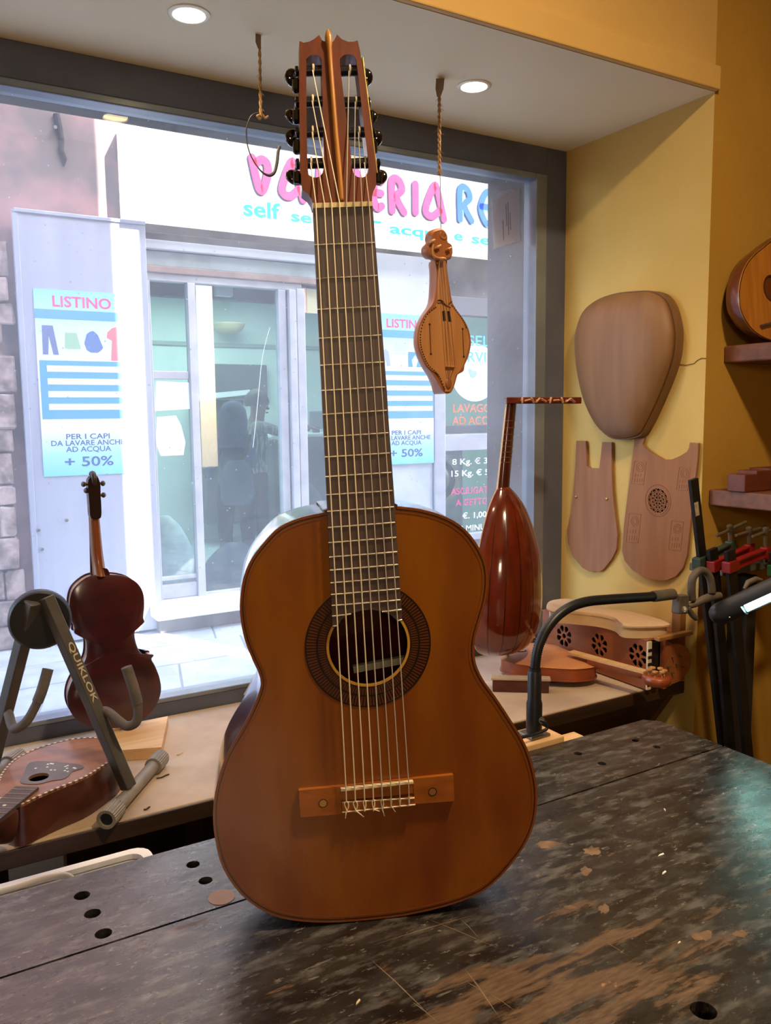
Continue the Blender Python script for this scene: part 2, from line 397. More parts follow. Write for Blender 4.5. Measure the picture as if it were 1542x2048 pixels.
# pillar with the second poster, window on its right
struct('trim_9', bx((X1, YO-.03, 0), (3.815, YO+.2, 2.45)), mat('grey_pillar_plaster', '#cfd6da', '#b6bdc2', .8, sc=3, det=8))
struct('trim_10', bx((3.17, YO-.045, 2.10), (3.80, YO-.03, 2.735), .004), WHITEP)
w2 = struct('window_2', bx((3.825, YO-.05, .40), (3.935, YO+.06, 2.45), .006), ALU)
obj('rail', bx((3.935, YO-.03, 1.175), (5.45, YO+.05, 1.315), .005), ALU, w2)
obj('rail', bx((3.935, YO-.03, .40), (5.45, YO+.05, .46), .005), ALU, w2)
obj('rail', bx((3.935, YO-.04, 2.30), (5.45, YO+.05, 2.45), .005), mat('dark_grey_transom', '#6d6c6e', None, .6), w2)
obj('rail', bx((3.935, YO-.02, 1.325), (5.45, YO+.02, 1.39), .004), mat('dark_glazing_bar', '#4e5358', None, .6), w2)
obj('pane', bx((3.935, YO+.018, 1.39), (5.45, YO+.024, 2.30)), SGL, w2)
obj('pane', bx((3.935, YO+.018, .46), (5.45, YO+.024, 1.175)), SGL, w2)
# lettering on that window
def face(x, z, y=YO+.012): return frame((x, y, z), (1, 0, 0), (0, 0, 1))
LBL = lambda n, h: mat(n, h, None, .6, em=.35, emc=h)
CY, ORG, WHT, PNK = mat('cyan_vinyl', '#5cc6ee', None, .6), mat('orange_vinyl', '#f4733f', None, .6), mat('white_vinyl', '#ffffff', None, .6), mat('pink_vinyl', '#ee3d86', None, .6)
for s, x, z, h, w, mm in (('SELF', 4.21, 2.06, .085, .30, CY), ('SERVICE', 4.06, 1.925, .085, .52, CY), ('LAVAGGIO', 4.055, 1.50, .068, .50, ORG), ('AD ACQUA', 4.045, 1.395, .068, .53, ORG),
                          ('8 Kg. € 3,00', 4.045, 1.055, .05, .50, WHT), ('15 Kg. € 5,00', 4.035, .955, .05, .52, WHT), ('ASCIUGATURA', 4.03, .80, .055, .56, PNK), ('A GETTONE', 4.08, .70, .055, .45, PNK),
                          ('€. 1,00', 4.15, .585, .05, .26, WHT), ('10 MINUTI', 4.09, .475, .05, .38, WHT)):
    text('lettering', s, face(x, z), h, mm, w2, w, .012)
bm = B(); cc = PY(950, 745, YO+.012); prism(bm, [cc+V((.25*math.cos(2*PI*k/40), 0, .245*math.sin(2*PI*k/40))) for k in range(40)], (0, .002, 0))
obj('round_decal', bm, WHT, w2)
bm = B(); c2 = PY(946, 744, YO+.010); prism(bm, crom([c2+V((a, 0, b_)) for a, b_ in ((-.045, .03), (0, .012), (.045, 0), (.03, -.04), (-.01, -.05), (-.04, -.01))], 5), (0, .001, 0))
obj('drop_emblem', bm, mat('pale_blue_vinyl', '#a9c8d8', None, .6), w2)

# ---- steel panel (folded shutter) with the price list
pn = thing('steel_panel', 'tall pale grey steel sheet standing against the pink wall, price list on it', 'panel', (1.1, YO-.08, 0))
SHEET = mat('pale_galvanised_sheet', '#b9bccb', '#aaadbd', .45, .15, sc=2, st=(3, 3, .4), det=7)
obj('sheet', bx((.70, YO-.10, .02), (1.50, YO-.075, 2.755), .004), SHEET, pn)
obj('flange', bx((.69, YO-.105, .02), (.722, YO-.06, 2.755), .003), SHEET, pn)
obj('flange', bx((.70, YO-.11, 2.742), (1.50, YO-.06, 2.765), .003), SHEET, pn)
for x, y in ((84, 1098), (77, 1060), (133, 1040)):
    q = PY(x, y, YO-.10); obj('bolt', cyl(B(), q, q+V((0, -.012, 0)), .012, 10, .003), STEEL, pn)
SKY1 = mat('poster_print', '#bfe6f6', None, .5)
def poster(x, z, w, h, y, label, first):
    t = thing('price_list_poster', label, 'poster', (x+w/2, y, z), 'laundry price lists')
    # printed sheet: cyan at the corners fading to white, printed as such
    m = bpy.data.materials.get('price_list_print')
    if not m:
        m = mat('price_list_print', '#8fd9f4', None, .5); n = m.node_tree.nodes; l = m.node_tree.links
        tc = n.new('ShaderNodeTexCoord'); sx = n.new('ShaderNodeSeparateXYZ'); l.new(tc.outputs['Object'], sx.inputs[0])
        rp = n.new('ShaderNodeValToRGB'); mr = n.new('ShaderNodeMapRange'); mr.inputs[2].default_value = 1.175
        l.new(sx.outputs['Z'], mr.inputs[0]); l.new(mr.outputs[0], rp.inputs[0])
        e = rp.color_ramp.elements; e[0].position = 0; e[0].color = C('#7fd3f2'); e[1].position = 1; e[1].color = C('#93d3ee')
        for q, cc in ((.12, '#a9e2f6'), (.26, '#f2fafd'), (.62, '#e8f4fb'), (.8, '#cfeaf7')):
            k = e.new(q); k.color = C(cc)
        l.new(rp.outputs[0], n['Principled BSDF'].inputs['Base Color'])
    obj('sheet', bx((x, y-.004, z), (x+w, y, z+h)), m, t)
    F = lambda u, v, d=.0045: V((x+u*w, y-d, z+v*h))
    BL, BB, TX = C2('poster_blue', '#5fa8dc'), C2('poster_bar_blue', '#74b6e4'), C2('poster_text_blue', '#3a5c9c')
    obj('heading_bar', bx(F(0, .845), F(1, .895, .0042)), BL, t)
    obj('price_block', bx(F(0.02, .31), F(1, .625, .0042)), BL, t)
    for k in range(4): obj('price_row', bx(F(.10, .57-k*.0685-.005, .0055), F(.98, .60-k*.0685-.002, .004)), C2('poster_white', '#eef7fc'), t)
    text('lettering', 'LISTINO', frame(F(.20, .912), (1, 0, 0), (0, 0, 1)), .066, C2('poster_pink', '#e0568c'), t, w*.66, .02)
    for s, v, hh, ww in (('PER I CAPI', .20, .034, .50), ('DA LAVARE ANCHE', .165, .034, .84), ('AD ACQUA', .13, .034, .52)):
        text('lettering', s, frame(F(.52, v), (1, 0, 0), (0, 0, 1)), hh, TX, t, w*ww, .012, align='CENTER')
    text('lettering', '+ 50%', frame(F(.52, .05), (1, 0, 0), (0, 0, 1)), .062, TX, t, w*.56, .015, align='CENTER')
    def pic(name, pts, mm): obj(name, prism(B(), [F(a, b_, .0048) for a, b_ in pts], (0, .0012, 0)), mm, t)
    if first:
        pic('printed_trousers', ((.07, .81), (.19, .81), (.22, .72), (.24, .655), (.18, .655), (.14, .755), (.125, .655), (.065, .655)), C2('print_navy', '#6d7aa8'))
        pic('printed_skirt', ((.32, .775), (.45, .775), (.49, .69), (.40, .688), (.31, .69)), C2('print_green', '#9fc7a4'))
        pic('printed_jacket', ((.60, .785), (.64, .79), (.69, .77), (.745, .70), (.72, .685), (.68, .672), (.60, .672), (.555, .685), (.53, .72), (.56, .77)), C2('print_slate', '#5f7fb5'))
        pic('printed_dress', ((.86, .81), (.93, .82), (.985, .80), (.985, .75), (.98, .63), (.83, .63), (.85, .74), (.79, .755), (.80, .785)), C2('print_coral', '#ee7f86'))
    else:
        pic('printed_scarf', ((.02, .80), (.11, .785), (.05, .765)), C2('print_magenta', '#e58fd0'))
        pic('printed_jacket', ((.13, .755), (.18, .77), (.23, .75), (.26, .66), (.20, .655), (.18, .70), (.16, .655), (.09, .66)), C2('print_grey', '#a9b6c0'))
        for k in range(4): pic('printed_line', ((.32, .80-.018*k), (.52, .80-.018*k), (.52, .793-.018*k), (.32, .793-.018*k)), C2('print_grey2', '#c2ced6'))
        pic('printed_curtain', ((.56, .755), (.80, .755), (.80, .655), (.70, .655), (.73, .70), (.68, .735), (.62, .70), (.64, .655), (.56, .655)), C2('print_curtain', '#4f9fe0'))
    return t
_c = {}
def C2(n, h):
    if n not in _c: _c[n] = mat(n, h, None, .5)
    return _c[n]
poster(.785, 1.112, .545, 1.177, YO-.101, 'blue and white laundry price list with four printed garments on the steel panel', True)
poster(3.262, 1.085, .553, 1.19, YO-.046, 'blue and white laundry price list on the pillar right of the guitar neck', False)

# ---- illuminated shop sign
YS = 5.58
sg = thing('shop_sign', 'long white illuminated laundry sign with pink, blue and turquoise letters', 'sign', (3.2, YS+.08, 2.78))
SIGNW = mat('lit_white_acrylic', '#ffffff', None, .4, em=.62)
sTL, sBR = PY(244, 247, YS), PY(974, 511, YS)
obj('light_box', bx((sTL.x, YS, sBR.z), (5.3, YO-.01, sTL.z), .006), SIGNW, sg)
PKL = mat('lit_pink_letter', '#f25a90', None, .5, em=.25)
BLL = mat('lit_blue_letter', '#4a82e0', None, .5, em=.28)
BLI = mat('lit_pale_blue_letter', '#a8ecff', None, .5, em=.45)
TQL = mat('lit_turquoise_letter', '#25d5e2', None, .5, em=.32)
SHD = mat('letter_side_grey', '#6d7480', None, .6)
LT = {'V': [[(.02, .98), (.18, .42), (.34, .05), (.52, .06), (.74, .55), (.72, .86), (.48, .97), (.24, .86)]],
      'A': [[(.98, .0), (.62, .92), (.44, .95), (.06, .30), (.14, .08), (.42, .06), (.74, .24)]],
      'N': [[(.05, 0), (.05, .95), (.85, .05), (.85, 1)]],
      'D': [[(.05, 0), (.05, 1), (.6, .95), (.9, .5), (.6, .05), (.05, 0)]],
      'E': [[(.85, .95), (.4, 1), (.05, .6), (.08, .3), (.4, 0), (.85, .08)], [(.06, .52), (.8, .52)]],
      'R': [[(.05, 0), (.05, .95), (.5, 1), (.72, .72), (.35, .45), (.85, 0)]],
      'I': [[(.1, 0), (.1, 1)]]}
def stroke_letter(ch, pxl, pxr, pyt, pyb, mt, w=.058, inner=None):
    a, b_ = PY(pxl, pyb, YS), PY(pxr, pyt, YS); wd, ht = b_.x-a.x, b_.z-a.z
    M = frame((a.x, YS-.0005, a.z), (1, 0, 0), (0, 0, 1)); M = M @ Matrix.Scale(1, 4)
    pts = [[(w/2+x*(wd-w), w/2+y*(ht-w)) for x, y in s] for s in LT[ch]]
    bm = B()
    for s in pts: ribbon(bm, M, s, w, .014, smooth=ch not in 'NI')
    o = obj('letter', bm, mt, sg)
    bm = B(); M2 = M @ Matrix.Translation((-.008, -.008, 0))
    for s in pts: ribbon(bm, M2, s, w, .008, smooth=ch not in 'NI')
    obj('letter_edge', bm, SHD, o)
    if inner:
        bm = B(); M3 = M @ Matrix.Translation((.012, -.008, 0))
        for s in pts: ribbon(bm, M3, s, w, .011, smooth=ch not in 'NI')
        obj('letter_pale_layer', bm, inner, o)  # pale blue part of the letter, its own colour
for ch, a, b_, t, d in (('V', 496, 552, 314, 388), ('A', 554, 612, 322, 402), ('N', 626, 668, 328, 405), ('D', 690, 728, 336, 412), ('E', 738, 771, 354, 422),
                        ('R', 775, 817, 357, 429), ('I', 823, 838, 363, 432), ('A', 842, 893, 369, 441)):
    stroke_letter(ch, a, b_, t, d, PKL)
for ch, a, b_, t, d in (('R', 912, 951, 375, 445), ('E', 954, 996, 382, 452)): stroke_letter(ch, a, b_, t, d, BLL, .05, BLI)
for s, a, b_, yb, hgt in (('self', 487, 560, 430, .105), ('service', 582, 716, 442, .075), ('-', 747, 762, 451, .085), ('acqua', 779, 893, 466, .075), ('e', 908, 925, 480, .075), ('secco', 943, 1040, 486, .075)):
    q, q2 = PY(a, yb, YS), PY(b_, yb, YS)
    text('lettering', s, frame((q.x, YS-.001, q.z), (1, 0, 0), (0, 0, 1)), hgt, TQL, sg, q2.x-q.x, .022, .004)

# ---- inside the shop
SHOPW = mat('pale_green_shop_wall', '#cfe2dd', '#c2d8d3', .8, sc=2)
bm = B(); box(bm, (1.0, 9.0, 0), (5.6, 9.1, 2.95)); struct('wall_shop_back', bm, SHOPW)
struct('wall_shop_left', bx((1.0, 6.0, 0), (1.1, 9.0, 2.95)), SHOPW)
struct('wall_shop_right', bx((5.5, 6.0, 0), (5.6, 9.0, 2.95)), SHOPW)
struct('ceiling_shop', bx((1.0, 6.0, 2.9), (5.6, 9.1, 3.0)), SHOPW)
struct('floor_shop', bx((1.0, 5.74, 0), (5.6, 9.1, .11)), mat('shop_floor_tile', '#b9c4c6', '#aab6b8', .4, sc=3))
t = thing('wall_lamp', 'round cream bowl lamp high on the shop back wall', 'lamp', PY(458, 655, 8.80))
q = PY(458, 655, 8.80)
obj('bowl', lathe(B(), [(.0, 0), (.09, .008), (.15, .05), (.175, .10), (.165, .115)], frame(q+V((0, 0, -.07)), (1, 0, 0), (0, 1, 0)), 24), mat('cream_lamp_glass', '#cdbf9d', None, .5), t, 40)
obj('mounting', cyl(B(), q+V((0, 0, -.02)), V((q.x, 8.995, q.z-.02)), .03), ALU, t)
DKB = mat('dark_board', '#3f4a4e', None, .7)
def slab(name, label, cat, x0, y0, x1, y1, Yp, th, mm, bev=.01):
    a, b_ = PY(x0, y1, Yp), PY(x1, y0, Yp)
    o = obj(name, bx((a.x, Yp, a.z), (b_.x, Yp+th, b_.z), bev), mm); return tag(o, label, cat)
slab('wall_board', 'wide dark board on the back wall of the shop', 'board', 405, 730, 534, 796, 8.9, .09, DKB)
slab('cabinet', 'dark tall cupboard behind the hooded person', 'cupboard', 417, 800, 487, 1050, 8.4, .5, DKB)
cnt = thing('counter', 'shop counter with a dark front at the right of the door', 'counter', (3.6, 7.9, .11))
a = PY(545, 868, 7.85); b_ = PY(660, 868, 7.85)
obj('front', bx((a.x, 7.85, .11), (b_.x+.5, 8.4, a.z-.04), .01), DKB, cnt)
CTOP = a.z
obj('top', bx((a.x-.03, 7.8, a.z-.04), (b_.x+.5, 8.45, a.z), .008), WHITEP, cnt)
mo = thing('monitor', 'small grey monitor on the shop counter', 'monitor', PY(632, 866, 8.0))
a, b_ = PY(620, 858, 8.0), PY(648, 822, 8.0)
obj('screen', bx((a.x, 8.0, a.z), (b_.x, 8.04, b_.z), .006), mat('grey_screen', '#5d6f74', None, .3), mo)
q = PY(633, 862, 8.02); obj('stand', bx((q.x-.03, 8.00, CTOP+.001), (q.x+.03, 8.06, a.z+.03), .004), BLACK, mo)
bm = bx((1.55, 6.05, PY(470, 600, 6.05).z), (3.3, 6.15, 2.88)); struct('trim_11', bm, DKB)
q = PY(455, 690, 8.98); struct('trim_12', bx((1.1, 8.97, q.z-.02), (5.4, 9.0, q.z+.02)), mat('grey_wall_rail', '#8fa09f', None, .6))
a, b_ = PY(403, 800, 8.3), PY(500, 783, 8.3); o = obj('wall_ledge', prism(B(), [V((a.x, 8.3, a.z)), V((b_.x, 8.3, b_.z-.03)), V((b_.x, 8.3, b_.z+.02)), V((a.x, 8.3, a.z+.06))], (0, .12, 0)), WHITEP); tag(o, 'slanting white ledge above the dark cupboard in the shop', 'ledge')
a = PY(443, 580, 6.04); o = obj('wall_box', bx((a.x-.06, 5.99, a.z-.05), (a.x+.07, 6.045, a.z+.06), .006), WHITEP); tag(o, 'small white box on the dark beam over the shop door', 'box')
def panelcol(name, label, x0, y0, x1, y1, h):
    return slab(name, label, 'sticker', x0, y0, x1, y1, YO+.008, .004, mat(h+'_paper', h, None, .6), 0)
panelcol('sticker', 'salmon paper notice on the shop glass beside the door', 592, 576, 612, 624, '#f0b49c')
panelcol('sticker', 'pale olive paper notice on the shop glass next to the guitar neck', 614, 580, 652, 626, '#c9c49a')
for lab, pts in (('white rectangular sheet taped on the left shop door pane', ((312, 762), (378, 765), (380, 818), (310, 822))),
                 ('white curled sheet hanging on the left door pane below the rectangular one', ((314, 834), (352, 831), (362, 850), (371, 884), (367, 910), (322, 912), (312, 888)))):
    bm = prism(B(), [PY(x, y, YO-.001) for x, y in pts], (0, .004, 0)); tag(obj('paper_sheet', bm, mat('white_paper_'+str(len(pts)), '#ffffff', None, .8, em=0)), lab, 'paper')
# washing machine behind the lower window
wm = thing('washing_machine', 'grey front loading washing machine behind the price lettering', 'washer', (4.1, 6.35, .11))
obj('body', bx((3.6, 6.3, .11), (4.55, 7.0, 1.32), .02), mat('grey_enamel', '#6a6f75', None, .4, .2), wm)
M = frame(PY(872, 960, 6.3), (1, 0, 0), (0, 0, 1)); obj('door_ring', annulus(B(), M, .19, .25, .04, 40), STEEL, wm); obj('door_glass', lathe(B(), [(.19, 0), (.17, .03), (.1, .045), (0, .05)], M, 30), mat('dark_porthole', '#22282c', None, .15), wm, 60)
# laundry
def sack(name, label, c, rx, ry, h, mm, seed):
    bm = B(); rings = []
    for i, (k, s) in enumerate(((0, .85), (.15, 1.05), (.45, 1.0), (.7, .8), (.88, .5), (1, .2))):
        rings.append([V(c)+V((rx*s*math.cos(a)*(1+.18*noise.noise((math.cos(a)*2+seed, math.sin(a)*2, i*.7))), ry*s*math.sin(a), h*k)) for a in [2*PI*j/24 for j in range(24)]])
    loft(bm, rings); o = obj(name, bm, mm, None, 60); return tag(o, label, 'laundry bag')
sack('laundry_bag', 'crumpled white laundry bag inside the left door pane', (1.72, 6.3, .11), .22, .18, .62, mat('white_laundry', '#c6d2d4', '#a4b3b6', .9, sc=9, bump=.5), 1)
DL = mat('dark_laundry', '#2b343f', '#4a535d', .95, sc=12, bump=.6)
sack('laundry_bag', 'dark laundry heap on the shop floor in front of the two people', (2.2, 6.1, .11), .26, .1, .40, DL, 5)
sack('laundry_bag', 'blue-black laundry heap at the right edge of the doorway', (3.0, 6.5, .11), .28, .2, .8, DL, 9)

# ---- two people in the shop: skinned skeletons
def body(name, J, E, mats, parent_label, slots):
    me = bpy.data.meshes.new('t'); ks = list(J); me.from_pydata([J[k][0] for k in ks], [(ks.index(a), ks.index(b)) for a, b in E], [])
    o = bpy.data.objects.new('t', me); COL.objects.link(o); o.modifiers.new('s', 'SKIN'); ss = o.modifiers.new('u', 'SUBSURF'); ss.levels = 2
    for i, k in enumerate(ks):
        sv = me.skin_vertices[0].data[i]; rr = J[k][1]; sv.radius = rr if isinstance(rr, tuple) else (rr, rr); sv.use_root = (i == 0)
    dg = bpy.context.evaluated_depsgraph_get(); m2 = bpy.data.meshes.new_from_object(o.evaluated_get(dg)); bpy.data.objects.remove(o)
    bm = B(); bm.from_mesh(m2); bpy.data.meshes.remove(m2)
    for f in bm.faces: f.material_index = slots(f.calc_center_median())
    return bm
SKIN = mat('brown_skin', '#6b4a3a', None, .6); HAIR = mat('dark_hair', '#16130f', None, .7)
def fingers(bm, w, d, up):
    s = V(d).cross(V(up)).normalized()
    for k, L in enumerate((.07, .08, .085, .075)):
        b0 = V(w)+s*(k-1.5)*.02; tube(bm, [b0, b0+V(d)*L*.5-V(up)*.005, b0+V(d)*L-V(up)*.025], [.011, .010, .007], 6)
    tube(bm, [V(w)-s*.03-V(d)*.05, V(w)-s*.06, V(w)-s*.06+V(d)*.035], [.013, .011, .008], 6)
def person(loc, label, shirt, trousers, hood):
    x, y, _ = loc; L = lambda a, b_, c: V((x+a, y+b_, .11+c))
    t = thing('person', label, 'person', (x, y, .11))
    if not hood:     # facing +x, right arm stretched forward over the counter
        J = {'pel': (L(0, 0, .84), (.145, .11)), 'waist': (L(0, 0, .98), (.135, .10)), 'chest': (L(.0, 0, 1.18), (.16, .115)), 'neck': (L(.03, 0, 1.36), .05), 'head': (L(.055, 0, 1.46), .085), 'top': (L(.05, 0, 1.545), .08),
             'hl': (L(0, -.09, .78), .095), 'kl': (L(.03, -.10, .44), .062), 'al': (L(-.01, -.10, .07), .042), 'tl': (L(.16, -.11, .03), .03),
             'hr': (L(0, .09, .78), .095), 'kr': (L(.02, .10, .44), .062), 'ar': (L(-.06, .10, .07), .042), 'tr': (L(.10, .11, .03), .03),
             'sl': (L(.0, -.17, 1.29), .062), 'el': (L(.20, -.19, 1.22), .048), 'wl': (L(.44, -.15, 1.26), .034), 'fl': (L(.52, -.14, 1.26), .034),
             'sr': (L(.0, .17, 1.29), .062), 'er': (L(.14, .21, 1.12), .048), 'wr': (L(.36, .18, 1.14), .034), 'fr': (L(.44, .17, 1.14), .034)}
    else:
        J = {'pel': (L(0, 0, .80), (.13, .11)), 'waist': (L(0, 0, .94), (.12, .10)), 'chest': (L(0, .03, 1.10), (.13, .11)), 'neck': (L(0, .05, 1.26), .06), 'head': (L(0, .06, 1.34), .085), 'top': (L(0, .05, 1.42), .075),
             'hl': (L(-.09, 0, .74), .10), 'kl': (L(-.10, .02, .42), .065), 'al': (L(-.10, -.02, .07), .043), 'tl': (L(-.12, .13, .03), .03),
             'hr': (L(.09, 0, .74), .10), 'kr': (L(.10, .02, .42), .065), 'ar': (L(.10, -.02, .07), .043), 'tr': (L(.12, .13, .03), .03),
             'sl': (L(-.13, .03, 1.17), .055), 'el': (L(-.19, .06, .96), .044), 'wl': (L(-.15, .22, .86), .032), 'fl': (L(-.13, .29, .87), .030),
             'sr': (L(.13, .03, 1.17), .055), 'er': (L(.19, .08, .97), .044), 'wr': (L(.15, .26, .92), .032), 'fr': (L(.13, .33, .93), .030)}
    E_ = [('pel', 'waist'), ('waist', 'chest'), ('chest', 'neck'), ('neck', 'head'), ('head', 'top')]
    for s in 'lr': E_ += [('pel', 'h'+s), ('h'+s, 'k'+s), ('k'+s, 'a'+s), ('a'+s, 't'+s), ('chest', 's'+s), ('s'+s, 'e'+s), ('e'+s, 'w'+s), ('w'+s, 'f'+s)]
    wl, wr = J['wl'][0], J['wr'][0]
    def slots(c):
        if (c-wl).length < .12 and (c-J['fl'][0]).length < .09 or (c-wr).length < .12 and (c-J['fr'][0]).length < .09: return 2
        if c.z > J['neck'][0].z-.02: return 2
        return 0 if c.z > J['pel'][0].z+.02 else (1 if c.z > .2 else 3)
    bm = body('body', J, E_, None, None, slots)
    n0 = len(bm.faces)
    for k in 'lr':
        f_, w_ = J['f'+k][0], J['w'+k][0]; fingers(bm, f_, (f_-w_).normalized(), (0, 0, 1))
    h = J['head'][0]; fd = V((1, 0, 0)) if not hood else V((0, 1, 0)); sd = V((-fd.y, fd.x, 0))
    lathe(bm, [(.018, 0), (.014, .015), (.006, .028)], axisM(h+fd*.082+V((0, 0, -.005)), fd+V((0, 0, -.4))), 8)
    for q in (1, -1): lathe(bm, [(.026, -.006), (.028, 0), (.02, .008)], axisM(h+sd*q*.085, sd*q), 10)
    bm.faces.ensure_lookup_table()
    for f in bm.faces[n0:]: f.material_index = 2
    obj('body', bm, [shirt, trousers, SKIN, BLACK], t, 60)
    for q in (1, -1): obj('eye', lathe(B(), [(.012, 0), (.008, .006), (0, .008)], axisM(h+fd*.076+sd*q*.032+V((0, 0, .02)), fd), 8), HAIR, t)
    obj('mouth', tb([h+fd*.083+sd*a+V((0, 0, -.05)) for a in (-.022, 0, .022)], .006, 6), mat('lip', '#5a3028', None, .6), t)
    top = J['top'][0]
    if not hood:
        bm = B(); rings = []
        for i in range(7):
            ph = PI*.62*i/6
            rings.append([top+V((-.012, 0, -.03))+V((.118*math.sin(max(ph, .05))*math.cos(a), .112*math.sin(max(ph, .05))*math.sin(a), .115*math.cos(ph)))*(1+.10*noise.noise((i, 3*math.cos(a), 3*math.sin(a)))) for a in [2*PI*j/18 for j in range(18)]])
        obj('hair', loft(bm, rings), HAIR, t, 60)
    else:
        rings = []
        for k, (rr, dz) in enumerate(((.02, .135), (.075, .115), (.11, .06), (.122, -.02), (.118, -.10), (.13, -.18), (.155, -.25))):
            rings.append([top+V((rr*math.cos(a), -.03+rr*.9*math.sin(a)*(1 if math.sin(a) < 0 else .55), dz-.05)) for a in [2*PI*j/20 for j in range(20)]])
        obj('hood', loft(B(), rings), shirt, t, 60)
        obj('bag_strap', tb([L(.11, -.08, 1.22), L(.05, -.135, 1.08), L(-.06, -.145, .94), L(-.14, -.10, .84)], .014, 8), BLACK, t)
        bm = B(); rings = []
        for k, s in ((0, .8), (.15, 1), (.6, 1), (.85, .8), (1, .5)): rings.append([L(-.06, -.19, .66)+V((.14*s*math.cos(a), .08*s*math.sin(a), .36*k)) for a in [2*PI*j/20 for j in range(20)]])
        obj('shoulder_bag', loft(bm, rings), mat('grey_blue_bag', '#3f4d63', None, .8), t, 60)
    return t
a = PY(516, 806, 7.35); STR = mat('striped_grey_knit', '#737c7a', '#42494b', .9, sc=60, st=(1, 1, .05), lo=.45, hi=.55)
person((a.x-.05, 7.35, 0), 'dark-haired person in a grey striped top reaching to the right across the shop counter', STR, mat('dark_trousers', '#23262c', None, .9), False)
a = PY(468, 850, 6.6)
person((a.x, 6.6, 0), 'person in a blue hooded jacket with a shoulder bag seen from behind in the shop', mat('blue_hoodie', '#43557a', '#384867', .9, sc=20), mat('navy_trousers', '#262c3a', None, .9), True)
# ================================================================ WORKBENCH
BX1, BY1 = 1.235, 1.085                                   # right end, far edge
def bench_mat():
    m = bpy.data.materials.new('worn_stained_bench_wood'); m.use_nodes = True; n = m.node_tree.nodes; l = m.node_tree.links; b = n['Principled BSDF']
    tc = n.new('ShaderNodeTexCoord')
    def nz(sc, st=(1, 1, 1), det=6, rot=0, rough=.6):
        mp = n.new('ShaderNodeMapping'); mp.inputs['Scale'].default_value = st; mp.inputs['Rotation'].default_value = (0, 0, rot); l.new(tc.outputs['Object'], mp.inputs[0])
        z = n.new('ShaderNodeTexNoise'); z.inputs['Scale'].default_value = sc; z.inputs['Detail'].default_value = det; z.inputs['Roughness'].default_value = rough; l.new(mp.outputs[0], z.inputs[0]); return z.outputs['Fac']
    def ramp(f, a, c): 
        r = n.new('ShaderNodeMapRange'); r.inputs[1].default_value = a; r.inputs[2].default_value = c; l.new(f, r.inputs[0]); return r.outputs[0]
    def mixc(f, a, c):
        x = n.new('ShaderNodeMixRGB'); l.new(f, x.inputs[0])
        for i, q in ((1, a), (2, c)):
            if isinstance(q, str): x.inputs[i].default_value = C(q)
            else: l.new(q, x.inputs[i])
        return x.outputs[0]
    def math_(op, a, c):
        x = n.new('ShaderNodeMath'); x.operation = op
        for i, q in ((0, a), (1, c)):
            if isinstance(q, (int, float)): x.inputs[i].default_value = q
            else: l.new(q, x.inputs[i])
        return x.outputs[0]
    base = mixc(ramp(nz(9, (1, 2.5, 1), 9), .38, .66), '#191412', '#36322f')
    base = mixc(ramp(nz(22, (1, 3, 1), 9), .50, .68), base, '#5a5855')
    base = mixc(ramp(nz(70, (1, 2.2, 1), 5, .4, .7), .60, .70), base, '#77736c')
    base = mixc(ramp(nz(45, (.25, 1.6, 1), 5, 1.1, .7), .64, .72), base, '#6f6a62')
    # worn-through area towards the front of the bench (its own shape: a patch centred there)
    sx = n.new('ShaderNodeSeparateXYZ'); l.new(tc.outputs['Object'], sx.inputs[0])
    dx = math_('MULTIPLY', math_('SUBTRACT', sx.outputs[0], WEAR[0]), 3.0); dy = math_('MULTIPLY', math_('SUBTRACT', sx.outputs[1], WEAR[1]), 7.0)
    dist = math_('SQRT', math_('ADD', math_('MULTIPLY', dx, dx), math_('MULTIPLY', dy, dy)), 0)
    patch = ramp(dist, 1.15, .1)
    wn = ramp(math_('ADD', nz(6, (1, 5, 1), 9, -.12, .65), math_('MULTIPLY', patch, .19)), .635, .70)
    base = mixc(wn, base, mixc(ramp(nz(40, (1, 5, 1), 5), .3, .7), '#493526', '#745a42'))
    sp = ramp(nz(26, (1, 1, 1), 3, .7), .735, .76); base = mixc(sp, base, '#a87c58')
    l.new(base, b.inputs['Base Color'])
    rg = n.new('ShaderNodeMapRange'); rg.inputs[3].default_value = .15; rg.inputs[4].default_value = .40; rg.inputs[1].default_value = .3; rg.inputs[2].default_value = .7
    l.new(nz(14, (1, 2, 1), 8), rg.inputs[0]); l.new(math_('MAXIMUM', rg.outputs[0], math_('MULTIPLY', wn, .6)), b.inputs['Roughness'])
    b.inputs['Coat Weight'].default_value = .25; b.inputs['Coat Roughness'].default_value = .22
    bp = n.new('ShaderNodeBump'); bp.inputs['Strength'].default_value = .22; bp.inputs['Distance'].default_value = .004
    l.new(nz(35, (1, 2.5, 1), 8), bp.inputs['Height']); l.new(bp.outputs[0], b.inputs['Normal'])
    return m
BENCH0 = V((0, .6, 0))
wc = PZ(1090, 2010, ZB); WEAR = (wc.x-BENCH0.x, wc.y-BENCH0.y)
BM = bench_mat()
bench = thing('workbench', 'dark worn workbench with dog holes on which the guitar stands', 'workbench', BENCH0)
seam = PZ(300, 1860, ZB).y
holes = [(386, 1729, 11), (411, 1761, 11), (164, 1791, 12), (185, 1827, 12), (207, 1867, 12), (1156, 1507, 9), (1204, 1527, 9), (1247, 1546, 9), (1122, 1584, 10), (1271, 1481, 8), (1313, 1494, 8)]
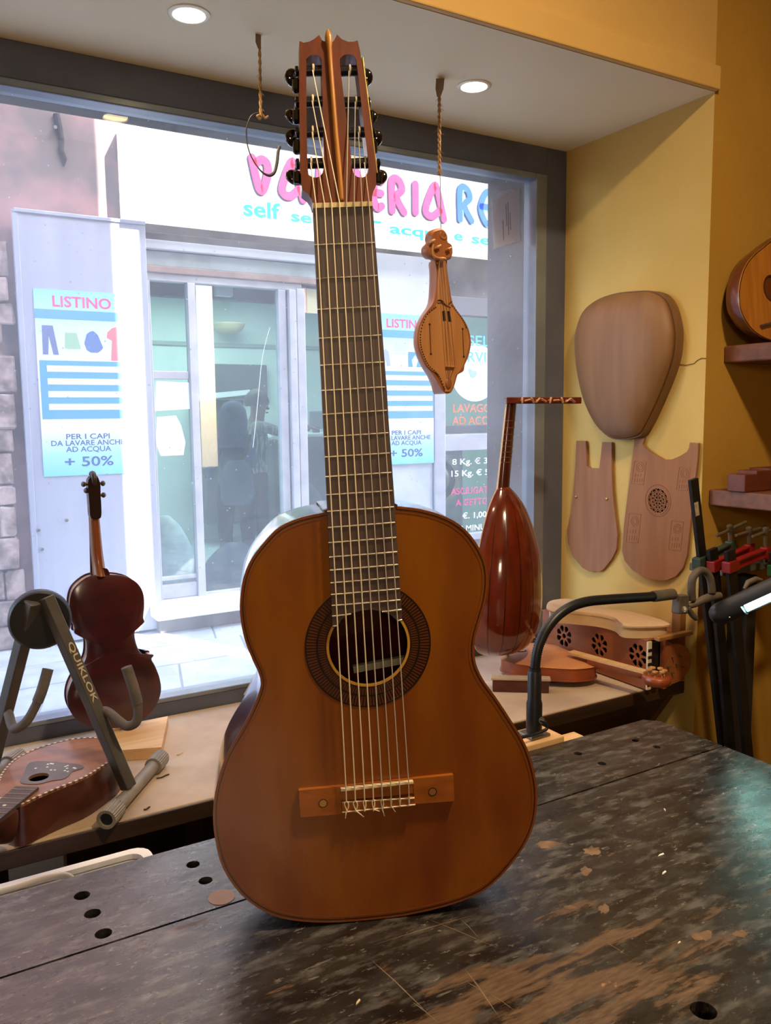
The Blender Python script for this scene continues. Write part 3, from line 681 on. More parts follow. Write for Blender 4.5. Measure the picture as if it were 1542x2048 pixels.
def plank(y0, y1, hl, x0=-1.25):
    r = .022
    out = [(x0, y0), (x0, y1), (BX1-r, y1), (BX1, y1-r), (BX1, y0)] if y1 > 1 else [(x0, y0), (x0, y1), (BX1, y1), (BX1, y0)]
    loops = [[V((q.x+rr*math.cos(2*PI*k/18), q.y+rr*math.sin(2*PI*k/18), ZB)) for k in range(18)] for q, rr in hl]
    return obj('plank', polyhole(B(), [V((a, b_, ZB)) for a, b_ in out], loops, (0, 0, -.055)), BM, bench, 20)
hl = [(PZ(x, y, ZB), k*.00082) for x, y, k in holes]
hl.append((PZ(1407, 2021, ZB), .013))
plank(seam+.0018, BY1, [h for h in hl if h[0].y > seam+.02])
mid = PZ(700, 1990, ZB).y
plank(-.35, seam-.0018, [h for h in hl if h[0].y < seam-.02])
pg = PZ(443, 1795, ZB); obj('filled_plug', cyl(B(), pg+V((0, 0, -.03)), pg+V((0, 0, .0006)), .0165, 24), wood('tan_plug_wood', '#b08052', '#966a42', 'x', 60), bench, 40, label='tan filled plug')
obj('underside_board', bx((-1.22, -.32, ZB-.09), (BX1-.03, BY1-.02, ZB-.056)), DARKW, bench)
obj('apron', bx((-1.2, BY1-.06, ZB-.22), (BX1-.05, BY1-.02, ZB-.09)), DARKW, bench)
for x, y in ((-1.1, -.25), (1.1, -.25), (-1.1, .98), (1.1, .98)): obj('leg', bx((x-.045, y-.045, 0), (x+.045, y+.045, ZB-.09), .004), DARKW, bench)
# long knife scratches in the finish
SCR = mat('bare_scratch', '#8c7560', '#6f5a48', .7, sc=60); zb7 = lambda x, y: PZ(500+x/1.4798, 1450+y/1.4798, ZB)
for (a, b_, w) in (((515, 570), (755, 670), .0011), ((370, 650), (670, 560), .0011), ((355, 692), (545, 872), .0016), ((630, 715), (742, 872), .0022), ((480, 820), (560, 884), .0016), ((620, 572), (682, 636), .0011), ((1020, 625), (1130, 690), .0010), ((640, 760), (700, 800), .001), ((700, 790), (800, 858), .001)):
    p, q = zb7(*a), zb7(*b_); d = (q-p).normalized(); s_ = V((-d.y, d.x, 0)); mid_ = p.lerp(q, .4)+s_*.0012
    obj('scratch', prism(B(), [v+V((0, 0, .0002)) for v in (p, mid_-s_*w/2, q, mid_+s_*w/2)], (0, 0, -.0006)), SCR, bench)
BARE = mat('bare_wood_patch', '#806449', '#5a4632', .7, sc=50)
for i, (x, y, w, h) in enumerate(((1405, 1872, 32, 14), (1482, 1868, 22, 11), (1182, 1702, 26, 12), (1172, 1742, 15, 12), (1208, 1818, 16, 14), (1095, 1690, 40, 10), (1140, 1815, 20, 6))):
    rn = random.Random(i+3); k_ = 17
    pts = [PZ(x+w*(.45+.45*rn.random())*math.cos(2*PI*j/k_), y+h*(.4+.6*rn.random())*math.sin(2*PI*j/k_), ZB)+V((0, 0, .0002)) for j in range(k_)]
    obj('bare_patch', prism(B(), pts, (0, 0, -.0006)), BARE, bench)
CH = mat('pale_wood_chip', '#d9c3a4', None, .8); WCH = mat('white_chip', '#e8e4dc', None, .7)
for i, (x, y, L, a, mm, lab) in enumerate(((1328, 1747, .011, .3, WCH, 'small white sliver on the bench top, right of the guitar'), (1322, 1711, .012, .05, WCH, 'small white flake on the bench top just above the white sliver'),
                               (1330, 1621, .008, 1, CH, 'tiny pale chip on the bench right of the bridge'), (1358, 1887, .006, .2, WCH, 'tiny white chip near the right front of the bench'),
                               (716, 2006, .009, .6, CH, 'thin pale shaving on the front of the bench'))):
    q = PZ(x, y, ZB); d = V((math.cos(a), math.sin(a), 0)); s = V((-d.y, d.x, 0))
    pts = [q-d*L/2, q+s*L*.13-d*.1*L, q+d*L/2+s*L*.1, q+d*L*.4-s*L*.12, q-s*L*.1]
    tag(obj('wood_chip', prism(B(), [p+V((0, 0, .0004)) for p in pts], (0, 0, .0011)), mm), lab, 'chip')

# ================================================================ EIGHT-STRING GUITAR
th = math.radians(9); tl = 1/math.tan(math.radians(7))
gc = V((math.cos(th), -.066, math.sin(th))).normalized(); gd = V((-.0297+.0602*tl, tl, 1)); gd = (gd-gc*gd.dot(gc)).normalized()
c2w = lambda v: RT*v.x+DN*v.y+fw*v.z
GX, GD = c2w(gc).normalized(), c2w(gd).normalized(); GY = -GD; GN = -(GX.cross(GD)).normalized()
if GN.dot(CAM-(CAM+ray(686, 412))) < 0: GN = -GN
GO = CAM+ray(686, 412)*.8797
def G(x, y, off=0): return PP(x, y, GO+GN*off, GN)
def GM(px, py, off=0): return frame(G(px, py, off), GX, GY)
SPRUCE = wood('amber_varnished_spruce', '#8a4508', '#7a3a06', 'z', 90, .34, .35, .02, coat_=0) if False else mat('amber_varnished_top', '#92560f', '#6f3006', .28, sc=7, st=(2, 2, .5), det=7, lo=.3, hi=.7, coat=.35, crough=.12, rv=.05)
ROSEW = wood('dark_rosewood', '#3c2018', '#25130e', 'z', 80, .3, .5)
SIDEW = wood('red_brown_rosewood_sides', '#46150f', '#2c0d0a', 'z', 60, .18, .8)
EBON = wood('fingerboard_ebony', '#5a4742', '#463630', 'z', 160, .42, 0, .05)
MAHOG = wood('mahogany_veneer', '#6e3620', '#582818', 'z', 120, .35, .3, .02)
HONEY = wood('honey_wood', '#c0843e', '#a06a2c', 'z', 100, .3, .4, .02)
BRIDGEW = wood('orange_bridge_wood', '#a8601e', '#8a4a14', 'x', 90, .3, .4, .03)
BINDD = mat('dark_binding', '#2c120a', None, .3, coat=.4); BINDL = mat('brown_binding', '#7a4014', None, .3, coat=.4)
NUTM = mat('ivory_nut', '#e2cf9e', '#d2bb84', .35, sc=30); FRET = mat('fret_wire', '#d8cfbb', None, .28, .75)
GOLDR = mat('gold_ring', '#c59434', None, .35)
STRB = mat('wound_cream_string', '#efe0c2', None, .45); STRT = mat('clear_nylon_string', '#c9c0b4', None, .35)
BLKB = mat('black_button', '#0d0c10', None, .12, coat=.6); BRASS = mat('brass', '#c2a15c', None, .3, .85)
outl = [(655, 1019), (653, 1024), (605, 1034), (560, 1053), (529, 1083), (503, 1117), (487, 1155), (480, 1200), (481, 1238), (490, 1282), (505, 1320), (519, 1352), (519, 1382), (491, 1445), (454, 1509), (434, 1568),
        (426, 1622), (430, 1678), (446, 1737), (483, 1790), (532, 1825), (582, 1840), (654, 1845), (745, 1839), (831, 1827), (922, 1803), (981, 1772), (1035, 1713), (1063, 1663), (1074, 1613), (1072, 1559),
        (1054, 1495), (1022, 1440), (991, 1393), (966, 1358), (952, 1327), (949, 1299), (952, 1271), (961, 1239), (971, 1204), (976, 1166), (973, 1130), (959, 1096), (931, 1059), (893, 1034), (840, 1018), (789, 1012), (787, 1010)]
gt = thing('guitar', 'amber eight-string classical guitar with dark rosette standing upright on the workbench', 'guitar', G(700, 1843))
O = crom([G(x, y) for x, y in outl], 3)
HOLEC = (737, 1291); HM = GM(*HOLEC); HR = .0455
hole = ringpts(HM, HR, HR, 48)
obj('soundboard', polyhole(B(), O, [hole], -GN*.003), SPRUCE, gt, 30)
O2 = offset_loop(O, .0028, GN); O3 = offset_loop(O, .0058, GN); O4 = offset_loop(O, .0072, GN); O2b = offset_loop(O, .0040, GN)
obj('binding', band(B(), [p+GN*.0003 for p in O], [p+GN*.0003 for p in O2], -GN*.006), BINDL, gt, 40)
obj('purfling', band(B(), [p+GN*.0001 for p in O2], [p+GN*.0001 for p in O2b], GN*.0003), BINDD, gt)
obj('purfling', band(B(), [p+GN*.0001 for p in O3], [p+GN*.0001 for p in O4], GN*.0003), BINDL, gt)
# sides: hollow ring slightly bellied towards the back
Oc = sum(O, V())/len(O); DEP = .098
rings = [[p-GN*.006 for p in O], [Oc+(p-Oc)*1.004-GN*DEP*.5 for p in O], [p-GN*DEP for p in O], [Oc+(p-Oc)*.985-GN*DEP for p in O], [Oc+(p-Oc)*.985-GN*.006 for p in O]]
obj('sides', loft(B(), rings, cap=False), SIDEW, gt, 40)
obj('back', prism(B(), [p-GN*DEP for p in O], -GN*.004, .985), SIDEW, gt, 40)
bm = B(); q0, q1 = G(735, 1345)-GN*.02, G(840, 1325)-GN*.02
box(bm, (-.045, -.004, -.004), (.06, .004, .004), 0, frame(G(790, 1339)-GN*.03, q1-q0, GY)); obj('brace', bm, mat('pale_spruce_brace', '#8f8c78', None, .7), gt)
# rosette
k = 1/1790.0
TICKD, TICKL = mat('rosette_dark_tick', '#1d0b06', None, .3, coat=.4), mat('rosette_tan_tick', '#5f2e12', None, .3, coat=.4)
ros = obj('rosette', annulus(B(), HM, HR+.003, .0722, .0003, 96, .0001), mat('rosette_ground', '#2c1008', None, .3, coat=.4), gt)
obj('tick_ring', annulus(B(), HM, .0600, .0705, .0003, 240, .0003, alt=True), [TICKD, TICKL], ros)
obj('tick_ring', annulus(B(), HM, .0500, .0575, .0003, 240, .0003, alt=True), [TICKD, TICKL], ros)
obj('line_ring', annulus(B(), HM, .0707, .0724, .0003, 96, .0004), TICKD, ros)
obj('line_ring', annulus(B(), HM, .0577, .0597, .0003, 96, .0004), TICKD, ros)
obj('soundhole_ring', annulus(B(), HM, HR-.0004, HR+.0024, .0012, 64, -.0004), GOLDR, gt, 40)
# neck
nk = B(); rings = []
for (xl, xr, y, dp) in ((627, 744, 412, .020), (634, 757, 560, .021), (644, 774, 780, .022), (653, 786, 985, .024), (656, 789, 1015, .06), (657, 790, 1040, .085)):
    a, b_ = G(xl, y), G(xr, y); c = (a+b_)/2; h = (b_-a)/2
    rings.append([c+h*math.cos(t)-GN*(.001+dp*abs(math.sin(t))**.8) for t in [PI*j/12 for j in range(13)]])
obj('neck', loft(nk, rings), MAHOG, gt, 40)
# fingerboard, cut away round the soundhole
fb = [(625.5, 409), (745, 405), (790, 1012), (804.5, 1243), (793, 1240), (780, 1229), (764, 1223), (743, 1219), (720.6, 1221.6), (702.8, 1227), (683.5, 1238.5), (674.6, 1253), (665.5, 1256), (655, 1025)]
obj('fingerboard', prism(B(), [G(x, y, .0045) for x, y in fb], -GN*.006), EBON, gt)
FR = [((175, 620), (927, 592), 0), ((203, 1040), (960, 1000), 0), ((215, 1422), (985, 1384), 0), ((233, 1780), (1008, 1741), 0)]
fr = [((600+a/6.205, 390+b_/6.205), (600+c/6.205, 390+d/6.205)) for (a, b_), (c, d), _ in FR]
fr += [((620+a/6.205, 700+b_/6.205), (620+c/6.205, 700+d/6.205)) for (a, b_), (c, d) in (((127, 190), (914, 152)), ((143, 502), (932, 461)), ((160, 801), (954, 751)), ((172, 1079), (972, 1031)), ((183, 1328), (990, 1279)), ((192, 1572), (1008, 1522)), ((203, 1798), (1022, 1746)), ((213, 2004), (1042, 1949)))]
fr += [((640+a/6.205, 1000+b_/6.205), (640+c/6.205, 1000+d/6.205)) for (a, b_), (c, d) in (((98, 342), (932, 280)), ((105, 530), (943, 467)), ((113, 709), (957, 645)), ((121, 871), (970, 802)), ((130, 1028), (985, 958)), ((137, 1173), (992, 1104)), ((144, 1311), (1000, 1241)), ((150, 1441), (385, 1416)), ((770, 1386), (1012, 1361)), ((158, 1565), (212, 1560)), ((955, 1497), (1017, 1488)))]
for a, b_ in fr:
    p, q = G(*a, .0047), G(*b_, .0047); mid_ = (p+q)/2+GN*.0006
    obj('fret', tube(B(), [p, (p+mid_)/2+GN*.0003, mid_, (q+mid_)/2+GN*.0003, q], .00085, 6), FRET, gt, 60)
a, b_ = G(625.5, 410, .003), G(744.5, 405.5, .003)
obj('nut', prism(B(), [G(625.5, 406, .0075), G(745, 402.5, .0075), G(745.2, 412, .0075), G(626, 416, .0075)], -GN*.009), NUTM, gt)
# headstock tilts back from the nut
HN = (GN*math.cos(math.radians(11))+GY*math.sin(math.radians(11))).normalized(); HO = G(685, 405, .002)
def H(x, y, off=0): return PP(x, y, HO+HN*off, HN)
Z5 = lambda l: [(540+a/5.119, 40+b_/5.119) for a, b_ in l]
ho = Z5([(440, 1890), (425, 1835), (390, 1780), (330, 1735), (320, 1690), (308, 1300), (300, 800), (300, 215), (345, 232), (400, 222), (450, 195), (503, 152), (530, 205), (552, 216), (600, 222), (648, 222), (662, 195), (685, 148), (735, 195), (800, 222), (855, 222), (897, 208),
          (925, 330), (980, 700), (1035, 1150), (1085, 1500), (1088, 1690), (1062, 1750), (1045, 1800), (1045, 1880)])
slL = Z5([(372, 460), (380, 395), (420, 360), (480, 360), (520, 390), (530, 460), (542, 900), (552, 1460), (545, 1540), (515, 1595), (465, 1612), (415, 1595), (388, 1530), (376, 1100)])
slR = Z5([(716, 450), (730, 385), (770, 355), (830, 355), (875, 390), (890, 460), (940, 900), (1000, 1400), (1008, 1520), (985, 1590), (935, 1612), (880, 1595), (845, 1530), (820, 1300), (770, 900)])
obj('headstock', polyhole(B(), [H(x, y) for x, y in ho], [crom([H(x, y) for x, y in slL], 3), crom([H(x, y) for x, y in slR], 3)], -HN*.02), MAHOG, gt, 30)
sp = Z5([(592, 100), (597, 150), (600, 190), (606, 280), (620, 480), (645, 800), (672, 1150), (705, 1500), (733, 1840)]); spw = [.0012, .0036, .0044, .0028, .0026, .0026, .0027, .0028, .0028]
obj('headstock_spine', tube(B(), [H(x, y, .0015) for x, y in sp], spw, 12), HONEY, gt, 60)
ROLL = mat('black_roller', '#17151a', None, .3)
for side, sl_, ys in ((-1, (372, 545), (520, 835, 1150, 1465)), (1, (720, 890), (520, 840, 1150, 1465))):
    for i, y in enumerate(ys):
        t = (y-520)/945
        xa, xb = (372+8*t, 530+20*t) if side < 0 else (722+118*t, 888+116*t)
        (x0, y0), (x1, y1) = Z5([(xa-6, y+6), (xb+6, y)])
        tn = obj('tuner', cyl(B(), H(x0, y0, -.009), H(x1, y1, -.009), .0056, 14), ROLL, gt, 40)
        (ex, ey), = Z5([((303+10*t if side < 0 else 925+150*t), y+10)])
        e = H(ex, ey, -.010); out = (H(ex+side*10, ey, -.010)-e).normalized()
        obj('gear', lathe(B(), [(.002, -.0004), (.0058, 0), (.0058, .003), (.0025, .0042), (0, .0044)], axisM(e+out*.0016, out), 14), BLKB, tn, 40)
        up = H(ex, ey-14, -.01)-e; up.normalize()
        w_ = e+out*.004-HN*.002; tip = w_+up*(-.006 if i % 2 else .002)+out*.001-HN*.010
        obj('shaft', cyl(B(), w_+HN*.002, tip, .0018, 8), STEEL, tn, 40)
        ax = (out*.4-HN*.9+up*(-.35 if i % 2 else .2)).normalized()
        bm = lathe(B(), [(.002, -.001), (.0075, .0), (.0098, .003), (.0092, .0062), (.004, .0085), (0, .009)], axisM(tip, ax), 18)
        obj('button', bm, BLKB, tn, 60)
        wm_ = H(ex, ey+28, -.008)+out*.0035; obj('worm', cyl(B(), wm_-up*.007, wm_+up*.007, .0046, 10, .0015), BLKB, tn, 40)
    a_, b_ = (Z5([(302, 440), (312, 1600)]) if side < 0 else Z5([(938, 420), (1088, 1600)]))
    p, q = H(*a_, -.009), H(*b_, -.009); dd = (q-p).normalized(); oo = HN.cross(dd)*1; oo = oo if oo.dot(GX)*side > 0 else -oo
    bm = B(); M = frame((p+q)/2, dd, HN); box(bm, (-(q-p).length/2, -.0075, -.0008), ((q-p).length/2, .0075, .0008), .0004, M); obj('tuner_plate', bm, BRASS, gt)
# bridge
z4 = lambda x, y: (580+x/4.535, 1520+y/4.535)
BRP = [z4(*q) for q in ((80, 278), (460, 240), (1118, 172), (1482, 135), (1492, 372), (1130, 400), (470, 490), (97, 520))]
br = obj('bridge', prism(B(), [G(x, y, .0055) for x, y in (BRP[0], BRP[1], BRP[6], BRP[7])], -GN*.0055), BRIDGEW, gt)
obj('wing', prism(B(), [G(x, y, .0055) for x, y in (BRP[2], BRP[3], BRP[4], BRP[5])], -GN*.0055), BRIDGEW, br)
obj('saddle_slot', prism(B(), [G(x, y, .0045) for x, y in (BRP[1], BRP[2], z4(1122, 300), z4(465, 370))], -GN*.0045), BRIDGEW, br)
obj('tie_block', prism(B(), [G(x, y, .0075) for x, y in (z4(470, 385), z4(1130, 338), z4(1135, 408), z4(474, 478))], -GN*.0075), BRIDGEW, br)
obj('saddle', prism(B(), [G(x, y, .010) for x, y in (z4(463, 268), z4(1120, 196), z4(1122, 214), z4(465, 286))], -GN*.008), BONE, br, label='white bone saddle')
for a, b_ in (((472, 384), (1130, 345)), ((474, 474), (1136, 405))): obj('bone_strip', tube(B(), [G(*z4(*a), .0078), G(*z4(*b_), .0078)], .0009, 6), BONE, br)
for x, y, h in ((300, 393, '#a8823a'), (1293, 288, '#8a5a34')):
    M = GM(*z4(x, y), .0055); obj('inlay_dot', lathe(B(), [(.0042, 0), (.0042, .0003), (0, .0003)], M, 20), mat('inlay'+h, h, None, .4), br)
    obj('inlay_ring', annulus(B(), M, .0042, .0052, .0003, 24), BINDD, br)
# strings
nutx = [631.4, 648.3, 662.9, 678.6, 692.7, 708.3, 723.8, 737.8]
hd = [Z5([q])[0] for q in ((415, 1465), (430, 1150), (430, 830), (435, 515), (808, 520), (872, 838), (905, 1150), (965, 1460))]
sadx = [507, 588, 672, 752, 832, 912, 992, 1075]; tie_y = [378, 374, 370, 366, 362, 348, 344, 342]
ends = [(-8, 70), (75, 60), (5, 14), (55, 18), (20, 65), (40, 60), (4, 16), (4, 12)]
for i in range(8):
    rr = .00078 if i < 5 else .00062; mt_ = STRB if i < 4 else STRT
    ny = 405.5-.037*(nutx[i]-626); sx_, sy_ = z4(sadx[i], 268-(sadx[i]-463)*.1096); tx, ty = z4(sadx[i]+5, tie_y[i])
    h0 = H(hd[i][0], hd[i][1], -.0032)
    path = [h0, G(nutx[i], ny, .0083), G(sx_, sy_, .0112), G(tx, ty, .009)]
    bm = tube(B(), path, [rr*.8, rr*.9, rr, rr], 6)
    # windings round the roller
    for j in range(3):
        M = frame(H(hd[i][0]+j*1.0, hd[i][1], -.009), H(hd[i][0], hd[i][1]-5)-H(hd[i][0], hd[i][1]), HN)
        tube(bm, [M @ V((.0061*math.cos(a), .0061*math.sin(a), 0)) for a in [2*PI*k_/12 for k_ in range(13)]], rr*.8, 5)
    # tie knot: a small loop over the block and a loose end
    w = 18 if i < 2 else (11 if i < 5 else 5); hh = 95 if i < 5 else 75
    x, y = sadx[i]+4, tie_y[i]
    loop = [(x, y-5), (x-w, y+hh*.18), (x-w*.4, y+hh*.55), (x+w*.35, y+hh*.9), (x, y+hh), (x+w, y+hh*.55), (x+w*.9, y+hh*.15), (x, y-5)]
    tube(bm, crom([G(*z4(a, b2), .0088+.0006*(k_ % 2)) for k_, (a, b2) in enumerate(loop)], 3, False), rr*.9, 6)
    ex_, ey_ = ends[i]; tube(bm, crom([G(*z4(x, y+hh*.85), .0085), G(*z4(x+ex_*.5, y+hh*.85+ey_*.5), .010), G(*z4(x+ex_, y+hh*.85+ey_), .008)], 3, False), rr*.8, 6)
    obj('string', bm, mt_, gt, 60)
# ================================================================ DISPLAY SHELF
sh = thing('display_shelf', 'long raw wooden display shelf under the shop window', 'shelf', (0, 1.66, ZSH-.028))
obj('board', bx((-1.5, 1.428, ZSH-.026), (XR-.002, 1.897, ZSH), .003), SHELFW, sh)
obj('front_edge', bx((-1.5, 1.422, ZSH-.034), (XR-.002, 1.4275, ZSH-.002), .002), wood('brown_edge_strip', '#3f2a1d', '#291b12', 'x', 60), sh)
PLY = wood('brown_plywood', '#6b4a2e', '#543820', 'x', 30, .6)
obj('knee_panel', bx((.95, 1.60, .42), (XR-.004, 1.618, ZSH-.028)), PLY, sh)
obj('end_bracket', prism(B(), [(XR-.03, 1.44, ZSH-.027), (XR-.03, 1.60, ZSH-.027), (XR-.03, 1.60, .50)], (.025, 0, 0)), PLY, sh)
for x in (-.6, .5): obj('support', bx((x-.02, 1.70, .02), (x+.02, 1.79, ZSH-.028), .003), DARKW, sh)

# ---- pale plank with the dowel that carries the violin
PINE = wood('pale_pine', '#dcb583', '#c99a66', 'x', 50, .6)
pk = thing('violin_stand', 'pale pine plank with an upright dowel under the red-brown violin', 'stand', PZ(290, 1470, ZSH))
obj('plank', prism(B(), [V((p.x, p.y, ZSH+.024)) for p in [PZ(x, y, ZSH+.024) for x, y in ((336, 1432), (323, 1494), (246, 1500), (214, 1478), (190, 1462))]], (0, 0, -.0235)), PINE, pk)
dwb = PY(236, 1474, 1.80)
obj('dowel', cyl(B(), V((dwb.x, 1.80, ZSH+.022)), V((dwb.x, 1.80, PY(236, 1449, 1.80).z)), .0055, 12), PINE, pk, 40)

# ---- violin, back towards the room
z7 = lambda x, y: (x/3.671, 1150+y/3.671)
YV = 1.788
vo = [z7(*q) for q in ((745, -4), (660, 8), (590, 50), (535, 110), (512, 190), (512, 270), (525, 335), (545, 385), (543, 415), (552, 433), (575, 425), (598, 432), (625, 465), (636, 520), (632, 590), (612, 645), (585, 680), (560, 700), (545, 740), (515, 800), (497, 860), (493, 920), (508, 985), (550, 1050), (620, 1100), (710, 1122),
       (810, 1126), (930, 1112), (1040, 1066), (1120, 995), (1168, 910), (1183, 830), (1168, 745), (1138, 665), (1112, 618), (1128, 592), (1112, 582), (1070, 592), (1030, 566), (1000, 505), (988, 435), (1000, 382), (1025, 358), (1060, 345), (1052, 312), (1060, 220), (1050, 130), (1010, 62), (940, 18), (850, -2))]
VBACK = mat('dark_red_violin_varnish', '#4c1a20', '#301318', .28, sc=9, st=(1, 1, 2.2), det=6, coat=.5, crough=.15)
VRIB = mat('window_lit_violin_rib', '#c09c86', '#a88270', .3, sc=20, coat=.4)  # rib colour paled for the window light it catches
vn = thing('violin', 'red-brown violin seen from the back, standing upright before the window', 'violin', PY(229, 1457, YV))
VO = crom([PY(x, y, YV) for x, y in vo], 3); vc = sum(VO, V())/len(VO); AY = V((0, 1, 0))
n_ = len(VO); inn = [[vc+(p-vc)*s+AY*d for p in VO] for s, d in ((1, .003), (1, 0), (.97, -.002), (.8, -.007), (.5, -.011), (.2, -.0125))]
obj('back', loft(B(), inn), VBACK, vn, 50)
VI = offset_loop(VO, .0035, AY)
obj('ribs', loft(B(), [[p+AY*.003 for p in VI], [p+AY*.034 for p in VI]]), VRIB, vn, 40)
obj('top', loft(B(), [[p+AY*.0345 for p in VO], [p+AY*.0375 for p in VO], [vc+(p-vc)*.8+AY*.046 for p in VO], [vc+(p-vc)*.3+AY*.05 for p in VO]]), VBACK, vn, 50)
zz = lambda x, y: (x/2.497, 930+y/2.497)
NECKW = wood('orange_brown_neck', '#8a4a24', '#6e381a', 'z', 80, .35, .4)
obj('button', prism(B(), crom([PY(*zz(*q), YV-.001) for q in ((496, 552), (497, 528), (508, 516), (526, 515), (540, 524), (546, 552))], 4), AY*.004), VBACK, vn)
rings = []
for (xl, xr, y, dp, off) in ((444, 498, 262, .015, .012), (448, 505, 340, .016, .010), (454, 515, 440, .017, .008), (460, 525, 510, .022, .004), (462, 528, 548, .03, .002)):
    a, b_ = PY(*zz(xl, y), YV+.016), PY(*zz(xr, y), YV+.016); c = (a+b_)/2; h = (b_-a)/2
    rings.append([c+h*math.cos(t)-AY*(dp*math.sin(t)-.004) for t in [PI*j/10 for j in range(11)]])
obj('neck', loft(B(), rings), NECKW, vn, 50)
obj('fingerboard', prism(B(), [PY(*zz(*q), YV+.0205) for q in ((446, 262), (496, 262), (534, 640), (455, 640))], AY*.006), EBON, vn)
hp = [PY(*zz(*q), YV+.002) for q in ((440, 90), (452, 62), (482, 58), (500, 90), (503, 150), (507, 240), (497, 268), (455, 266), (447, 200))]
obj('pegbox', prism(B(), crom(hp, 3), AY*.024), wood('dark_pegbox', '#2a1814', '#1c100d', 'z', 60, .3, .4), vn, 30)
sc_ = PY(*zz(465, 88), YV+.014); X_ = V((1, 0, 0))
bm = B(); tube(bm, [sc_+V((0, -.001, .004))+V((0, math.cos(a)*r_, math.sin(a)*r_)) for a, r_ in [(PI*.3+k_*.45, .0165-k_*.0009) for k_ in range(16)]], [.0062-.0001*k_ for k_ in range(16)], 8)
for q in (-.009, .009): lathe(bm, [(.0085, 0), (.0105, .003), (.006, .0055), (0, .006)], axisM(sc_+V((q*.6, 0, .004)), V((q, 0, 0))), 14)
obj('scroll', bm, DARKW, vn, 50)
for x, y, s in ((428, 96, -1), (503, 92, 1), (441, 128, -1), (506, 150, 1)):
    a = PY(*zz(478, y), YV+.013); e = PY(*zz(x, y), YV+.013); e2 = e+(e-a).normalized()*.010
    bm = cyl(B(), a, e, .0028, 8); lathe(bm, [(.003, 0), (.0055, .002), (.006, .006), (.003, .009), (0, .0095)], axisM(e, e-a), 12); obj('peg', bm, EBON, vn, 50)

# ---- folding instrument stand
gs = thing('instrument_stand', 'black folding A-frame instrument stand with pale lettering on its right leg', 'stand', PZ(150, 1560, ZSH))
PAD = mat('dusty_grey_foam', '#6a6059', '#57504b', .85, sc=40); SILV = mat('grey_leg_paint', '#57524c', '#48433e', .42, .2, sc=15)
TUBEG = mat('dusty_grey_tube', '#8f8373', '#7a7062', .5, .1, sc=20)
hub = PY(80, 1238, 1.585); rz = ZSH+.0175
f2a, f2b = PZ(212, 1640, rz), PZ(322, 1515, rz); f2 = (f2a*.62+f2b*.38); fdr = (f2b-f2a).normalized()
f1b = PZ(38, 1511, rz); f1 = f1b-fdr*(f2b-f2a).length*.4
vd = (CAM-hub); vd.z = 0; vd.normalize()
obj('hub', lathe(B(), [(.0, -.014), (.050, -.014), (.054, -.009), (.054, .009), (.050, .014), (0, .014)], axisM(hub, vd), 36), BLACK, gs, 40)
obj('hub_cover', lathe(B(), [(.0555, -.020), (.0575, -.020), (.0575, .006), (.0555, .006)], axisM(hub-vd*.001+V((.004, 0, .002)), vd), 36), SILV, gs, 40) if False else None
def legbox(nm, a, b_, w, th, mm, side):
    d = (b_-a).normalized(); nrm = (vd+GX*side+V((0, 0, .2))).normalized(); nrm = (nrm-d*nrm.dot(d)).normalized()
    M = frame((a+b_)/2, d, nrm.cross(d)); L = (b_-a).length/2
    return obj(nm, bx((-L, -w/2, -th/2), (L, w/2, th/2), .002, M), mm, gs), M, L
la = hub+vd*.016+V((.012, 0, .042))
leg2, M2_, L2_ = legbox('leg', la, f2+V((0, 0, .012)), .022, .022, SILV, .9)
legbox('leg', hub+vd*.016+V((-.010, 0, .036)), f1+V((0, 0, .012)), .022, .022, SILV, .9)
Mx = M2_ @ Matrix.Translation((-L2_*.52, .007, .0112)) @ Matrix.Rotation(0, 4, 'Z')
nz_ = M2_.to_3x3().col[2]; dxx = M2_.to_3x3().col[0]; upv = nz_.cross(dxx)
LETM = mat('worn_cream_print', '#b7a68c', None, .7)
text('lettering', 'QUIKLOK', frame(Mx @ V((0, -.012, 0)), dxx, upv), .0115, LETM, gs, .118, .012)
def foot(a, b_):
    d = (b_-a).normalized()
    obj('foot_tube', cyl(B(), a+d*.02, b_-d*.02, .0125, 18), TUBEG, gs, 40)
    for e, s in ((a, 1), (b_, -1)):
        bm = B(); M = axisM(e, d*s)
        for j in range(24):
            pass
        R = [[M @ V(((r_+(.0007 if j % 2 else -.0005 if hh else 0))*math.cos(2*PI*j/48), (r_+(.0007 if j % 2 else -.0005))*math.sin(2*PI*j/48), hh)) for j in range(48)] for r_, hh in ((.0115, .004), (.0115, 0), (.0168, 0), (.0168, .044), (.0125, .045))]
        obj('end_cap', loft(bm, R), TUBEG, gs, 30)
        if s > 0: obj('cap_hollow', lathe(B(), [(.0118, .0038), (.0118, .0042)], M, 24), BLACK, gs)
foot(f2a, f2b); L_ = (f2b-f2a).length; foot(f1b-fdr*L_, f1b)
def arm(pts, k):
    P_ = crom([PY(*q) for q in pts], 6, False)
    obj('yoke_arm', tube(B(), P_, .0085, 12), PAD, gs, 60)
    obj('foam_sleeve', tube(B(), P_[-k:], .0098, 12), PAD, gs, 60)
def at(pl, t): return None
arm([(196, 1424, 1.53), (214, 1423, 1.515), (236, 1440, 1.49), (254, 1452, 1.475), (272, 1444, 1.465), (276, 1418, 1.463), (268, 1380, 1.465), (253, 1334, 1.47)], 11)
arm([(2, 1424, 1.66), (16, 1426, 1.64), (22, 1446, 1.61), (30, 1458, 1.59), (52, 1444, 1.575), (70, 1414, 1.57), (84, 1380, 1.57), (96, 1338, 1.575)], 11)

